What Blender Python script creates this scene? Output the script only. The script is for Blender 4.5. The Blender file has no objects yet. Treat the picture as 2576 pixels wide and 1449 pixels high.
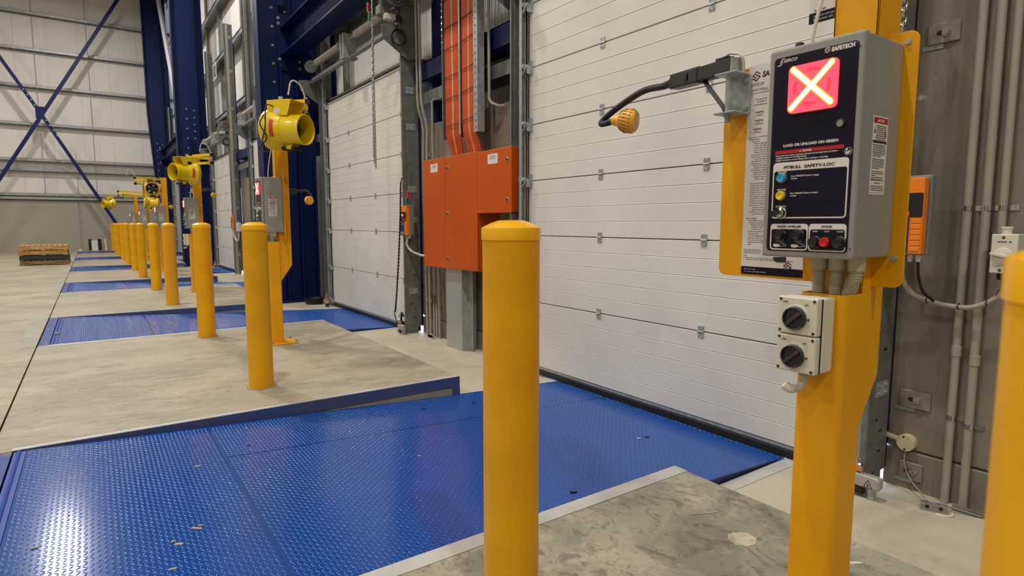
import bpy, math, random
from mathutils import Vector, Matrix
random.seed(7)
PI = math.pi
SC = bpy.context.scene
COL = SC.collection
W, HPX = 2576, 1449
# ------------------------------------------------------------------ camera, world, light, exposure
FPX = 1504.0
PITCH = math.atan(162.5 / FPX)
YAW = math.atan(1060 / FPX * math.cos(PITCH))
CAMH = 1.10
cd = bpy.data.cameras.new('camera'); cam = bpy.data.objects.new('camera', cd); COL.objects.link(cam)
cd.sensor_width = 36; cd.lens = 36 * FPX / W
cam.location = (0, 0, CAMH); cam.rotation_euler = (PI / 2 - PITCH, 0, -YAW)
cd.clip_start = .03; cd.clip_end = 200
cd.dof.use_dof = True; cd.dof.focus_distance = 2.6
cd.dof.aperture_fstop = (cd.lens / 1000) / .0042
SC.camera = cam
vs = SC.view_settings
vs.view_transform = 'Standard'; vs.look = 'None'; vs.gamma = 1; vs.use_curve_mapping = False
vs.exposure = 0.14
wd = bpy.data.worlds.new('world'); SC.world = wd; wd.use_nodes = True
bgn = wd.node_tree.nodes['Background']
bgn.inputs['Color'].default_value = (.62, .78, 1, 1); bgn.inputs['Strength'].default_value = 9.0
LIGHTS = []
for lx in (-.4, -7.4, -14.4):
    for ly in (-5.2, 2.1, 9.4, 16.7, 24.0):
        ld = bpy.data.lights.new('high_bay', 'AREA'); ld.shape = 'DISK'; ld.size = .42
        ld.energy = 320 if lx > -1 else 180 if lx > -8 else 130
        ld.color = (1, .965, .905)
        lo = bpy.data.objects.new('high_bay_light', ld); COL.objects.link(lo)
        lo.location = (lx, ly, 9.86); LIGHTS.append((lx, ly))

# ------------------------------------------------------------------ materials
def S(r, g, b):
    f = lambda c: (c / 255 / 12.92) if c / 255 <= .04045 else ((c / 255 + .055) / 1.055) ** 2.4
    return (f(r), f(g), f(b), 1)
MATS = {}
def mat(name, col, rough=.5, metal=0, var=0, vscale=8, bump=0, bscale=40, col2=None, emit=None, estr=0,
        stretch=(1, 1, 1), coat=0, detail=6, lo=.35, hi=.65, dist=0, spec=.5, rvar=0, space='Object'):
    if name in MATS: return MATS[name]
    m = bpy.data.materials.new(name); m.use_nodes = True; nt = m.node_tree; N = nt.nodes; L = nt.links
    b = N['Principled BSDF']
    b.inputs['Base Color'].default_value = col; b.inputs['Roughness'].default_value = rough
    b.inputs['Metallic'].default_value = metal; b.inputs['Specular IOR Level'].default_value = spec
    b.inputs['Coat Weight'].default_value = coat; b.inputs['Coat Roughness'].default_value = .15
    tc = N.new('ShaderNodeTexCoord'); mp = N.new('ShaderNodeMapping')
    mp.inputs['Scale'].default_value = stretch
    L.new(tc.outputs[space], mp.inputs['Vector'])
    if var or col2:
        nz = N.new('ShaderNodeTexNoise'); nz.inputs['Scale'].default_value = vscale
        nz.inputs['Detail'].default_value = detail; nz.inputs['Distortion'].default_value = dist
        L.new(mp.outputs[0], nz.inputs['Vector'])
        cr = N.new('ShaderNodeMapRange'); cr.inputs['From Min'].default_value = lo; cr.inputs['From Max'].default_value = hi
        L.new(nz.outputs['Fac'], cr.inputs['Value'])
        mx = N.new('ShaderNodeMix'); mx.data_type = 'RGBA'
        mx.inputs['A'].default_value = col
        c2 = col2 or tuple(c * (1 - var) for c in col[:3]) + (1,)
        mx.inputs['B'].default_value = c2
        L.new(cr.outputs[0], mx.inputs['Factor']); L.new(mx.outputs['Result'], b.inputs['Base Color'])
        if rvar:
            rr = N.new('ShaderNodeMapRange'); rr.inputs['To Min'].default_value = rough - rvar; rr.inputs['To Max'].default_value = rough + rvar
            L.new(nz.outputs['Fac'], rr.inputs['Value']); L.new(rr.outputs[0], b.inputs['Roughness'])
    if bump:
        n2 = N.new('ShaderNodeTexNoise'); n2.inputs['Scale'].default_value = bscale; n2.inputs['Detail'].default_value = 4
        L.new(mp.outputs[0], n2.inputs['Vector'])
        bp = N.new('ShaderNodeBump'); bp.inputs['Strength'].default_value = bump; bp.inputs['Distance'].default_value = .002
        L.new(n2.outputs['Fac'], bp.inputs['Height']); L.new(bp.outputs[0], b.inputs['Normal'])
    if emit:
        b.inputs['Emission Color'].default_value = emit; b.inputs['Emission Strength'].default_value = estr
    MATS[name] = m
    return m

def mat_layers(name, base, layers, rough=.5, bump=.1, bscale=60, rough2=None, spec=.5):
    """base colour with successive noise layers: (colour, scale, lo, hi, strength, stretch, distortion)"""
    m = bpy.data.materials.new(name); m.use_nodes = True; nt = m.node_tree; N = nt.nodes; L = nt.links
    b = N['Principled BSDF']; b.inputs['Roughness'].default_value = rough; b.inputs['Specular IOR Level'].default_value = spec
    tc = N.new('ShaderNodeTexCoord'); prev = None
    last = None
    for (c, sc, lo, hi, st, stretch, dist) in layers:
        mp = N.new('ShaderNodeMapping'); mp.inputs['Scale'].default_value = stretch
        mp.inputs['Location'].default_value = (sc * .37, sc * 1.3, 0)
        L.new(tc.outputs['Object'], mp.inputs['Vector'])
        nz = N.new('ShaderNodeTexNoise'); nz.inputs['Scale'].default_value = sc; nz.inputs['Detail'].default_value = 7
        nz.inputs['Roughness'].default_value = .62; nz.inputs['Distortion'].default_value = dist
        L.new(mp.outputs[0], nz.inputs['Vector'])
        r = N.new('ShaderNodeMapRange'); r.inputs['From Min'].default_value = lo; r.inputs['From Max'].default_value = hi
        r.inputs['To Max'].default_value = st
        L.new(nz.outputs['Fac'], r.inputs['Value'])
        mx = N.new('ShaderNodeMix'); mx.data_type = 'RGBA'; mx.inputs['B'].default_value = c
        if prev is None: mx.inputs['A'].default_value = base
        else: L.new(prev, mx.inputs['A'])
        L.new(r.outputs[0], mx.inputs['Factor']); prev = mx.outputs['Result']; last = nz
    L.new(prev, b.inputs['Base Color'])
    if rough2 is not None:
        r = N.new('ShaderNodeMapRange'); r.inputs['To Min'].default_value = rough; r.inputs['To Max'].default_value = rough2
        L.new(last.outputs['Fac'], r.inputs['Value']); L.new(r.outputs[0], b.inputs['Roughness'])
    n2 = N.new('ShaderNodeTexNoise'); n2.inputs['Scale'].default_value = bscale; n2.inputs['Detail'].default_value = 5
    L.new(tc.outputs['Object'], n2.inputs['Vector'])
    bp = N.new('ShaderNodeBump'); bp.inputs['Strength'].default_value = bump; bp.inputs['Distance'].default_value = .003
    L.new(n2.outputs['Fac'], bp.inputs['Height']); L.new(bp.outputs[0], b.inputs['Normal'])
    MATS[name] = m
    return m

one = (1, 1, 1)
M_FLOOR = mat_layers('floor_concrete', S(174, 164, 142), [
    (S(142, 134, 118), .9, .40, .62, .8, (1, 1.6, 1), .6),
    (S(190, 179, 152), 2.1, .50, .7, .6, (.8, 1.5, 1), .8),
    (S(122, 117, 104), 4.5, .53, .70, .65, (.6, 1.8, 1), 1.6),
    (S(196, 188, 166), 14, .52, .72, .4, (.6, 1.5, 1), 1.0),
    (S(96, 90, 80), 30, .55, .72, .5, (.6, 1.4, 1), 1.2)], rough=.42, rough2=.62, bump=.05)
M_NEARSLAB = mat_layers('worn_slab', S(158, 151, 132), [
    (S(124, 119, 107), 1.6, .44, .62, .8, (1, 1, 1), 1.0),
    (S(190, 181, 158), 4.0, .52, .68, .6, (1, 1.3, 1), 1.2),
    (S(92, 86, 78), 10, .53, .66, .65, (1, .7, 1), 1.6),
    (S(84, 78, 70), 40, .56, .68, .6, (1, .6, 1), 1.2)], rough=.4, rough2=.62, bump=.06)
M_APRON = mat_layers('apron_concrete', S(190, 181, 160), [
    (S(158, 149, 130), 1.4, .45, .65, .7, one, .7),
    (S(150, 140, 118), 7, .58, .75, .5, (.8, 1.5, 1), 1.3)], rough=.55, bump=.12)
M_WALLC = mat_layers('precast_concrete', S(130, 121, 107), [
    (S(108, 100, 88), .9, .42, .62, .8, (1, 1, .7), .8),
    (S(168, 158, 140), 2.6, .52, .70, .6, (1, 1, .4), .6),
    (S(78, 70, 60), 3.4, .54, .72, .7, (1, 1, .35), 1.1),
    (S(95, 88, 78), 60, .6, .8, .3, one, 0)], rough=.72, bump=.12, bscale=35)
M_ENDC = mat_layers('end_wall_concrete', S(168, 160, 146), [
    (S(150, 143, 130), .5, .4, .65, .6, one, .5), (S(165, 156, 140), 2.2, .55, .7, .3, one, .4)], rough=.7, bump=.05)
M_PITC = mat('pit_concrete', S(120, 112, 98), .8, var=.4, vscale=9, bump=.3)
M_GALV = mat('galvanised_steel', S(172, 174, 172), .42, .3, col2=S(146, 150, 150), vscale=22, dist=.4, detail=3, rvar=.1)
M_GALVL = mat('zinc_plate', S(186, 192, 190), .34, .4, col2=S(156, 164, 162), vscale=30, detail=3, rvar=.08)
M_GALVD = mat('dull_galvanised', S(122, 123, 118), .5, .25, col2=S(104, 106, 103), vscale=12, detail=4)
M_DUCT = mat('spangled_duct', S(186, 188, 180), .3, .35, col2=S(158, 161, 154), vscale=90, detail=2, rvar=.08)
M_STRIP = mat('edge_angle_strip', S(198, 196, 190), .5, .2, var=.2, vscale=5)
M_COLB = mat('column_blue', S(3, 26, 84), .5, 0, var=.2, vscale=2, spec=.3)
M_DECK = mat('leveller_blue', S(4, 66, 150), .155, 0, col2=S(16, 70, 138), vscale=1.6, coat=.1, lo=.4, hi=.62)
M_DECKW = mat('worn_leveller_blue', S(24, 66, 158), .42, 0, col2=S(96, 96, 108), vscale=3.5, lo=.58, hi=.75, dist=1.0)
M_LUG = mat('lug_blue', S(8, 76, 164), .22, 0, coat=.4)
M_PITB = mat('pit_steel_blue', S(62, 78, 128), .45, .1, col2=S(80, 84, 108), vscale=2.5)
M_YB = mat('bollard_yellow', S(236, 172, 0), .42, 0, col2=S(224, 158, 0), vscale=5, bump=.06, bscale=160, spec=.35)
M_YCAP = mat('cap_yellow', S(246, 182, 4), .3, 0, coat=.3)
M_YBW = mat('scuffed_yellow', S(236, 165, 0), .4, 0, col2=S(140, 130, 110), vscale=7, lo=.66, hi=.7, coat=.1)
M_YP = mat('post_yellow', S(236, 168, 0), .45, 0, col2=S(224, 156, 0), vscale=3, bump=.05, bscale=200, spec=.35)
M_FAN = mat('fan_yellow', S(238, 204, 12), .3, 0, var=.06, vscale=4, coat=.3)
M_DOOR = mat('door_white', S(226, 221, 211), .42, 0, col2=S(214, 209, 200), vscale=1.3, bump=.04, bscale=300)
M_DOOR2 = mat('door_end_cap', S(205, 203, 196), .4, .1)
M_RUB = mat('black_rubber', S(16, 16, 17), .55)
M_BLK = mat('black_plastic', S(20, 20, 22), .4)
M_BTN = mat('black_button', S(26, 26, 27), .35)
M_CLAD = mat('ribbed_cladding', S(232, 229, 225), .5, 0, var=.08, vscale=1.4, stretch=(1, 1, .2))
M_CLAD2 = mat('end_cladding', S(228, 222, 215), .55, 0, var=.06, vscale=.8)
M_ORC = mat('cabinet_orange', S(198, 84, 4), .36, 0, col2=S(188, 76, 2), vscale=1.2, spec=.35)
M_CABO = mat('orange_cable', S(206, 88, 40), .4)
M_CABW = mat('pale_cable', S(218, 190, 160), .5)
M_ENC = mat('enclosure_grey', S(150, 150, 144), .38, .15, bump=.06, bscale=400)
M_NAVY = mat('navy_label', S(10, 11, 32), .34, spec=.3)
M_WHITE = mat('white_print', S(225, 218, 208), .5)
M_PAPER = mat('paper_white', S(222, 216, 210), .4)
M_INK = mat('dark_ink', S(28, 28, 40), .6)
M_REDP = mat('red_print', S(176, 22, 24), .5)
M_MAROON = mat('maroon_print', S(120, 16, 36), .5)
M_CREAM = mat('cream_plastic', S(216, 210, 192), .35, coat=.1)
M_PVC = mat('grey_pvc', S(160, 152, 138), .4, 0, var=.08, vscale=2)
M_PVCL = mat('pale_pvc', S(206, 200, 186), .4)
M_CHR = mat('chrome', S(200, 200, 200), .18, .95)
M_CYAN = mat('cyan_button', S(50, 165, 205), .35)
M_YBTN = mat('yellow_button', S(232, 205, 20), .35)
M_RBTN = mat('red_button', S(205, 30, 22), .35)
M_LAMP = mat('lamp_head_yellow', S(238, 175, 48), .4)
M_OBOX = mat('operator_orange', S(238, 130, 20), .4)
M_OBLU = mat('operator_blue', S(28, 34, 92), .45)
M_OGREY = mat('operator_grey', S(120, 122, 122), .45)
M_WOOD = mat('pallet_wood', S(205, 168, 110), .75, 0, col2=S(160, 120, 70), vscale=6, stretch=(1, 6, 6))
M_WOODD = mat('old_pallet_wood', S(150, 118, 78), .8, 0, col2=S(104, 82, 56), vscale=6, stretch=(1, 6, 6))
M_GREEN = mat('dark_green_paint', S(34, 44, 36), .6)
M_CHIP = mat('wood_chip', S(200, 186, 158), .8)
M_DARK = mat('dark_gap', S(30, 28, 26), .9)
M_XR = mat('signal_red_glow', S(255, 40, 60), .3, emit=(1, .085, .13, 1), estr=1.05, coat=.4)
M_XR2 = mat('signal_ring_glow', S(255, 40, 60), .3, emit=(1, .055, .09, 1), estr=.88)
M_XO = mat('signal_halo_glow', S(255, 170, 40), .3, emit=(1, .50, .06, 1), estr=1.5)
M_XO2 = mat('signal_outer_glow', S(255, 120, 40), .3, emit=(1, .17, .06, 1), estr=1.1)
M_XW = mat('signal_bar_glow', S(255, 220, 160), .3, emit=(1, .62, .22, 1), estr=7)
M_OGLOW = mat('button_glow', S(255, 160, 110), .3, emit=(1, .45, .28, 1), estr=1.4)
M_RGLOW = mat('red_led', S(190, 20, 30), .3, emit=(1, .02, .03, 1), estr=.5)
M_LED = mat('lamp_diffuser', S(255, 255, 250), .3, emit=(1, .95, .87, 1), estr=6)
M_FLAP = mat('operator_red', S(196, 26, 30), .4)
M_FLAG = mat('operator_green', S(20, 110, 60), .4)

# ------------------------------------------------------------------ geometry helpers
class Fr:
    def __init__(s, o, U=(1, 0, 0), V=(0, 1, 0), N=(0, 0, 1)):
        s.o = Vector(o); s.U = Vector(U).normalized(); s.V = Vector(V).normalized(); s.N = Vector(N).normalized()
    def p(s, u, v, d=0): return s.o + s.U * u + s.V * v + s.N * d
WORLD = Fr((0, 0, 0))
def ortho(ax):
    ax = Vector(ax).normalized(); h = Vector((0, 0, 1)) if abs(ax.z) < .9 else Vector((1, 0, 0))
    a = ax.cross(h).normalized(); return ax, a, ax.cross(a).normalized()
def smooth_path(pts, n=8):
    P = [Vector(p) for p in pts]
    if len(P) < 3: return P
    P = [P[0] * 2 - P[1]] + P + [P[-1] * 2 - P[-2]]; out = []
    for i in range(1, len(P) - 2):
        for k in range(n):
            t = k / n; a, b, c, d = P[i - 1], P[i], P[i + 1], P[i + 2]
            out.append(.5 * ((2 * b) + (c - a) * t + (2 * a - 5 * b + 4 * c - d) * t * t + (3 * b - a - 3 * c + d) * t ** 3))
    out.append(P[-2]); return out
def rrect(x0, x1, y0, y1, r, n=5):
    out = []
    for cx, cy, a0 in ((x1 - r, y1 - r, 0), (x0 + r, y1 - r, 90), (x0 + r, y0 + r, 180), (x1 - r, y0 + r, 270)):
        for i in range(n + 1):
            a = math.radians(a0 + 90 * i / n); out.append((cx + r * math.cos(a), cy + r * math.sin(a)))
    return out
def circ(x, y, r, n=20): return [(x + r * math.cos(2 * PI * i / n), y + r * math.sin(2 * PI * i / n)) for i in range(n)]

class MB:
    def __init__(s, fr=WORLD): s.v = []; s.f = []; s.fr = fr; s.pc = []
    def piece(s):
        v0, f0 = (s.pc[-1][1], s.pc[-1][3]) if s.pc else (0, 0)
        s.pc.append((v0, len(s.v), f0, len(s.f))); return s
    def add(s, vs, fs, fr=None):
        fr = fr or s.fr; o = len(s.v)
        if fr is WORLD: s.v += [Vector(p) for p in vs]
        else: s.v += [fr.p(*p) for p in vs]
        s.f += [[i + o for i in f] for f in fs]; return s
    def box(s, x0, x1, y0, y1, z0, z1, fr=None):
        return s.add([(x0, y0, z0), (x1, y0, z0), (x1, y1, z0), (x0, y1, z0), (x0, y0, z1), (x1, y0, z1), (x1, y1, z1), (x0, y1, z1)],
                     [(0, 3, 2, 1), (4, 5, 6, 7), (0, 1, 5, 4), (1, 2, 6, 5), (2, 3, 7, 6), (3, 0, 4, 7)], fr)
    def prism(s, poly, d0, d1, fr=None):
        n = len(poly)
        return s.add([(x, y, d0) for x, y in poly] + [(x, y, d1) for x, y in poly],
                     [tuple(range(n - 1, -1, -1)), tuple(range(n, 2 * n))] + [(i, (i + 1) % n, (i + 1) % n + n, i + n) for i in range(n)], fr)
    def ring(s, outer, inner, d0, d1, fr=None):
        n = len(outer); vs = [(x, y, d0) for x, y in outer] + [(x, y, d0) for x, y in inner] + [(x, y, d1) for x, y in outer] + [(x, y, d1) for x, y in inner]
        fs = []
        for i in range(n):
            j = (i + 1) % n
            fs += [(i, n + i, n + j, j), (2 * n + i, 2 * n + j, 3 * n + j, 3 * n + i), (i, j, 2 * n + j, 2 * n + i), (n + j, n + i, 3 * n + i, 3 * n + j)]
        return s.add(vs, fs, fr)
    def cyl(s, a, b, r0, r1=None, n=16, caps=True, fr=None):
        a = Vector(a); b = Vector(b); r1 = r0 if r1 is None else r1
        return s.lathe(a, b - a, [(0, r0), ((b - a).length, r1)], n, caps, fr)
    def lathe(s, o, ax, prof, n=24, caps=True, fr=None):
        ax, a, b = ortho(ax); o = Vector(o); vs = []; fs = []
        for (h, r) in prof:
            for i in range(n):
                t = 2 * PI * i / n; p = o + ax * h + (a * math.cos(t) + b * math.sin(t)) * max(r, 1e-5); vs.append(tuple(p))
        for k in range(len(prof) - 1):
            for i in range(n):
                j = (i + 1) % n; fs.append((k * n + i, k * n + j, (k + 1) * n + j, (k + 1) * n + i))
        if caps: fs += [tuple(range(n - 1, -1, -1)), tuple(range((len(prof) - 1) * n, len(prof) * n))]
        return s.add(vs, fs, fr)
    def tube(s, path, r, n=10, rf=None, caps=True, fr=None):
        P = [Vector(p) for p in path]; vs = []; fs = []; pa = None
        for i, p in enumerate(P):
            t = (P[min(i + 1, len(P) - 1)] - P[max(i - 1, 0)]).normalized()
            if pa is None: _, a, _b = ortho(t)
            else:
                a = pa - t * pa.dot(t); a = a.normalized() if a.length > 1e-6 else ortho(t)[1]
            pa = a; b = t.cross(a); rr = rf(i) if rf else r
            vs += [tuple(p + (a * math.cos(2 * PI * k / n) + b * math.sin(2 * PI * k / n)) * rr) for k in range(n)]
        for i in range(len(P) - 1):
            for k in range(n):
                j = (k + 1) % n; fs.append((i * n + k, i * n + j, (i + 1) * n + j, (i + 1) * n + k))
        if caps: fs += [tuple(range(n - 1, -1, -1)), tuple(range((len(P) - 1) * n, len(P) * n))]
        return s.add(vs, fs, fr)
    def corr(s, pts, r, pitch, n=14, fr=None):
        P = smooth_path(pts, 12); L = [0]
        for i in range(1, len(P)): L.append(L[-1] + (P[i] - P[i - 1]).length)
        T = L[-1]; m = max(4, int(T / pitch)) * 4; out = []; j = 0
        for i in range(m + 1):
            d = T * i / m
            while j < len(L) - 2 and L[j + 1] < d: j += 1
            out.append(P[j].lerp(P[j + 1], (d - L[j]) / max(1e-9, L[j + 1] - L[j])))
        return s.tube(out, r, n, rf=lambda i: r if i % 4 < 2 else r * .80, fr=fr)
    def stroke(s, pts, w, d0, d1, fr=None, closed=False):
        for i in range(len(pts) - (0 if closed else 1)):
            a = Vector(pts[i]); b = Vector(pts[(i + 1) % len(pts)]); t = (b - a).normalized(); nn = Vector((-t.y, t.x)) * w / 2
            a2 = a - t * w * .45; b2 = b + t * w * .45
            s.prism([tuple(a2 - nn), tuple(b2 - nn), tuple(b2 + nn), tuple(a2 + nn)], d0, d1, fr)
        return s
    def hexbolt(s, p, ax, r, h, fr=None):
        ax_ = Vector(ax).normalized()
        clean = (not s.v) or (s.pc and s.pc[-1][1] == len(s.v))
        s.cyl(p, Vector(p) + ax_ * h * .25, r * 1.35, n=12, fr=fr); s.cyl(Vector(p) + ax_ * h * .25, Vector(p) + ax_ * h, r, n=6, fr=fr)
        if clean: s.piece()
        return s
    def build(s, name, m, parent=None, smooth=False, bevel=0, seg=2, base=None):
        if len(s.pc) > 1 and s.pc[-1][1] == len(s.v) and parent:
            for (v0, v1, f0, f1) in s.pc:
                q = MB(); q.v = s.v[v0:v1]; q.f = [[i - v0 for i in f] for f in s.f[f0:f1]]
                o = q.build(name, m, parent, smooth, bevel, seg)
            return o
        me = bpy.data.meshes.new(name)
        off = OFF.get(parent.as_pointer(), Vector((0, 0, 0))) if parent else (Vector(base) if base else Vector((0, 0, 0)))
        me.from_pydata([tuple(p - off) for p in s.v], [], s.f); me.update()
        if smooth:
            me.shade_smooth()
            try: me.set_sharp_from_angle(angle=math.radians(38))
            except Exception: pass
        o = bpy.data.objects.new(name, me); COL.objects.link(o); me.materials.append(m)
        if parent: o.parent = parent
        else: o.location = off
        OFF[o.as_pointer()] = off
        if bevel:
            bm_ = o.modifiers.new('bevel', 'BEVEL'); bm_.width = bevel; bm_.segments = seg; bm_.limit_method = 'ANGLE'; bm_.angle_limit = math.radians(40)
        return o
OFF = {}
def tag(o, label, cat, group=None):
    o['label'] = label; o['category'] = cat
    if group: o['group'] = group
    return o
def thing(name, loc, label, cat, group=None):
    o = bpy.data.objects.new(name, None); COL.objects.link(o); o.location = loc; o.empty_display_size = .1
    OFF[o.as_pointer()] = Vector(loc); return tag(o, label, cat, group)
def struct(o): o['kind'] = 'structure'; return o
def sthing(name, loc):
    o = bpy.data.objects.new(name, None); COL.objects.link(o); o.location = loc; OFF[o.as_pointer()] = Vector(loc); return struct(o)
def kids(o): return [c for c in ALLCH.get(o.name, [])]
ALLCH = {}
def index_children():
    ALLCH.clear()
    for o in COL.objects:
        if o.parent: ALLCH.setdefault(o.parent.name, []).append(o)
def copy_tree(root, loc, label=None, rz=None, skip=()):
    r = root.copy(); COL.objects.link(r); r.location = loc
    if rz is not None: r.rotation_euler = (0, 0, rz)
    if label: r['label'] = label
    for ch in kids(root):
        if ch.name.split('.')[0] in skip: continue
        c = ch.copy(); COL.objects.link(c); c.parent = r
        for g in kids(ch):
            d = g.copy(); COL.objects.link(d); d.parent = c
    return r

TXT = {}
def text_geo(s, res=2, bold=0.0):
    key = (s, res, bold)
    if key in TXT: return TXT[key]
    cu = bpy.data.curves.new('t', 'FONT'); cu.body = s; cu.size = 1; cu.resolution_u = res; cu.offset = bold; cu.align_x = 'LEFT'; cu.fill_mode = 'FRONT'
    o = bpy.data.objects.new('t', cu); COL.objects.link(o)
    me = bpy.data.meshes.new_from_object(o)
    vs_ = [(v.co.x, v.co.y) for v in me.vertices]; fs_ = [tuple(p.vertices) for p in me.polygons]
    bpy.data.objects.remove(o); bpy.data.curves.remove(cu); bpy.data.meshes.remove(me)
    TXT[key] = (vs_, fs_); return TXT[key]
def text(mb, s, fr, u, v, h, width=None, d=.0006, align='L', res=2, bold=0.0, shear=0):
    """lettering with cap height h; width stretches it to an exact width"""
    vs_, fs_ = text_geo(s, res, bold)
    if not vs_: return
    x0 = min(p[0] for p in vs_); x1 = max(p[0] for p in vs_); sy = h / .70; sx = (width / (x1 - x0)) if width else sy
    wd_ = (x1 - x0) * sx; off = {'L': 0, 'C': -wd_ / 2, 'R': -wd_}[align]
    mb.add([(u + off + (x - x0) * sx + shear * y * sy, v + y * sy, d) for x, y in vs_], fs_, fr)
def words(mb, fr, u, v, w, h, d=.0006, seed=0, fill=1.0):
    """a line of print too small to read: word-long strokes"""
    rnd = random.Random(seed); x = 0
    while x < w * fill:
        l = min(rnd.uniform(1.2, 4.5) * h, w * fill - x)
        if l > h * .4: mb.prism([(u + x, v), (u + x + l, v), (u + x + l, v + h * .62), (u + x, v + h * .62)], d - .0002, d, fr)
        x += l + h * .55
def logo(mbt, mbb, fr, u, v, sz, d):
    """angular interlocked S mark: upper stroke and lower stroke"""
    s_ = sz
    mbt.stroke([(u + .62 * s_, v + .40 * s_), (u + .0 * s_ + .06 * s_, v + .62 * s_)][:0] or
               [(u + .95 * s_, v + .72 * s_), (u + .52 * s_, v + 1.0 * s_), (u + .05 * s_, v + .60 * s_), (u + .45 * s_, v + .34 * s_)], s_ * .11, d - .0003, d, fr)
    mbb.stroke([(u + .42 * s_, v + .68 * s_), (u + .95 * s_, v + .42 * s_), (u + .5 * s_, v + .0 * s_), (u + .05 * s_, v + .28 * s_)], s_ * .11, d - .0003, d, fr)
ORD = ['nearest', 'second', 'third', 'fourth', 'fifth', 'farthest']
PITCHY = 5.07
PITN = lambda k: 1.72 + PITCHY * k
PITF = lambda k: 3.69 + PITCHY * k
SX0, SX1, AX1, AZ = -.462, 2.115, 3.5, -.18
XD, XW = 3.02, 3.17          # door face, concrete wall face
YEND = 30.2

# ------------------------------------------------------------------ floor
MB().box(-24, SX0 - .008, -9, YEND, -.3, 0).build('floor', M_FLOOR)
struct(bpy.data.objects['floor'])
def slab(y0, y1, m):
    struct(MB().box(SX0, SX1, y0, y1, -.75, 0).build('floor', m, bevel=.004, seg=1))
    struct(MB().box(SX1 + .003, 4.3, y0 - (.02 if y0 > 0 else 0), y1 - .0, -.75, AZ).build('floor', M_APRON))
slab(-9, PITN(0) - .0, M_NEARSLAB)
for k in range(5): slab(PITF(k), PITN(k + 1), M_FLOOR)
slab(PITF(5), YEND, M_FLOOR)
struct(MB().box(-24.2, 4.3, -9.2, YEND + .25, -1.0, -.76).build('floor', M_PITC))
# light steel strips set in the slab edges and blue angle faces in the pits
tn = 1
for k in range(6):
    m = MB(); m.box(SX0 + .08, SX1, PITN(k) - .068, PITN(k) + .002, -.02, .0025)
    m.box(SX1 + .004, 3.12, PITN(k) - .075, PITN(k) + .002, AZ - .02, AZ + .003)
    m.box(SX1 + .004, 3.12, PITF(k) - .002, PITF(k) + .06, AZ - .02, AZ + .003)
    struct(m.build('trim_%d' % tn, M_STRIP)); tn += 1
    m = MB(); m.box(SX0 + .08, SX1 + .003, PITF(k) - .006, PITF(k) - .0005, -.074, -.001)
    m.box(SX1 - .055, SX1 + .004, PITF(k) - .009, PITF(k) - .001, -.30, -.0745)
    m.box(SX1 + .0005, SX1 + .004, PITF(k) - .006, PITF(k) + .05, -.17, -.002)
    struct(m.build('trim_%d' % tn, M_PITB)); tn += 1
    m = MB(); m.box(SX0 + .08, SX1, PITF(k) - .003, PITF(k) + .032, -.01, .002)
    struct(m.build('trim_%d' % tn, M_STRIP)); tn += 1
    m = MB(); m.box(SX0 - .15, SX0 - .012, PITN(k) - .05, PITF(k) + .07, -.01, .0015)
    struct(m.build('trim_%d' % tn, mat('patch_mortar', S(168, 163, 150), .7, var=.15, vscale=6))); tn += 1
# pale grout plug in the near slab
m = MB(); pl = [(1.80 + (.052 + random.uniform(-.007, .007)) * math.cos(a * PI / 14), 1.165 + (.045 + random.uniform(-.006, .006)) * math.sin(a * PI / 14)) for a in range(28)]
m.prism(pl, -.004, .0018)
tag(m.build('grout_patch', mat('grout', S(200, 190, 168), .7, col2=S(170, 160, 140), vscale=30)), 'round pale grout patch in the stained concrete slab by the near yellow post', 'patch')

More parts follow.
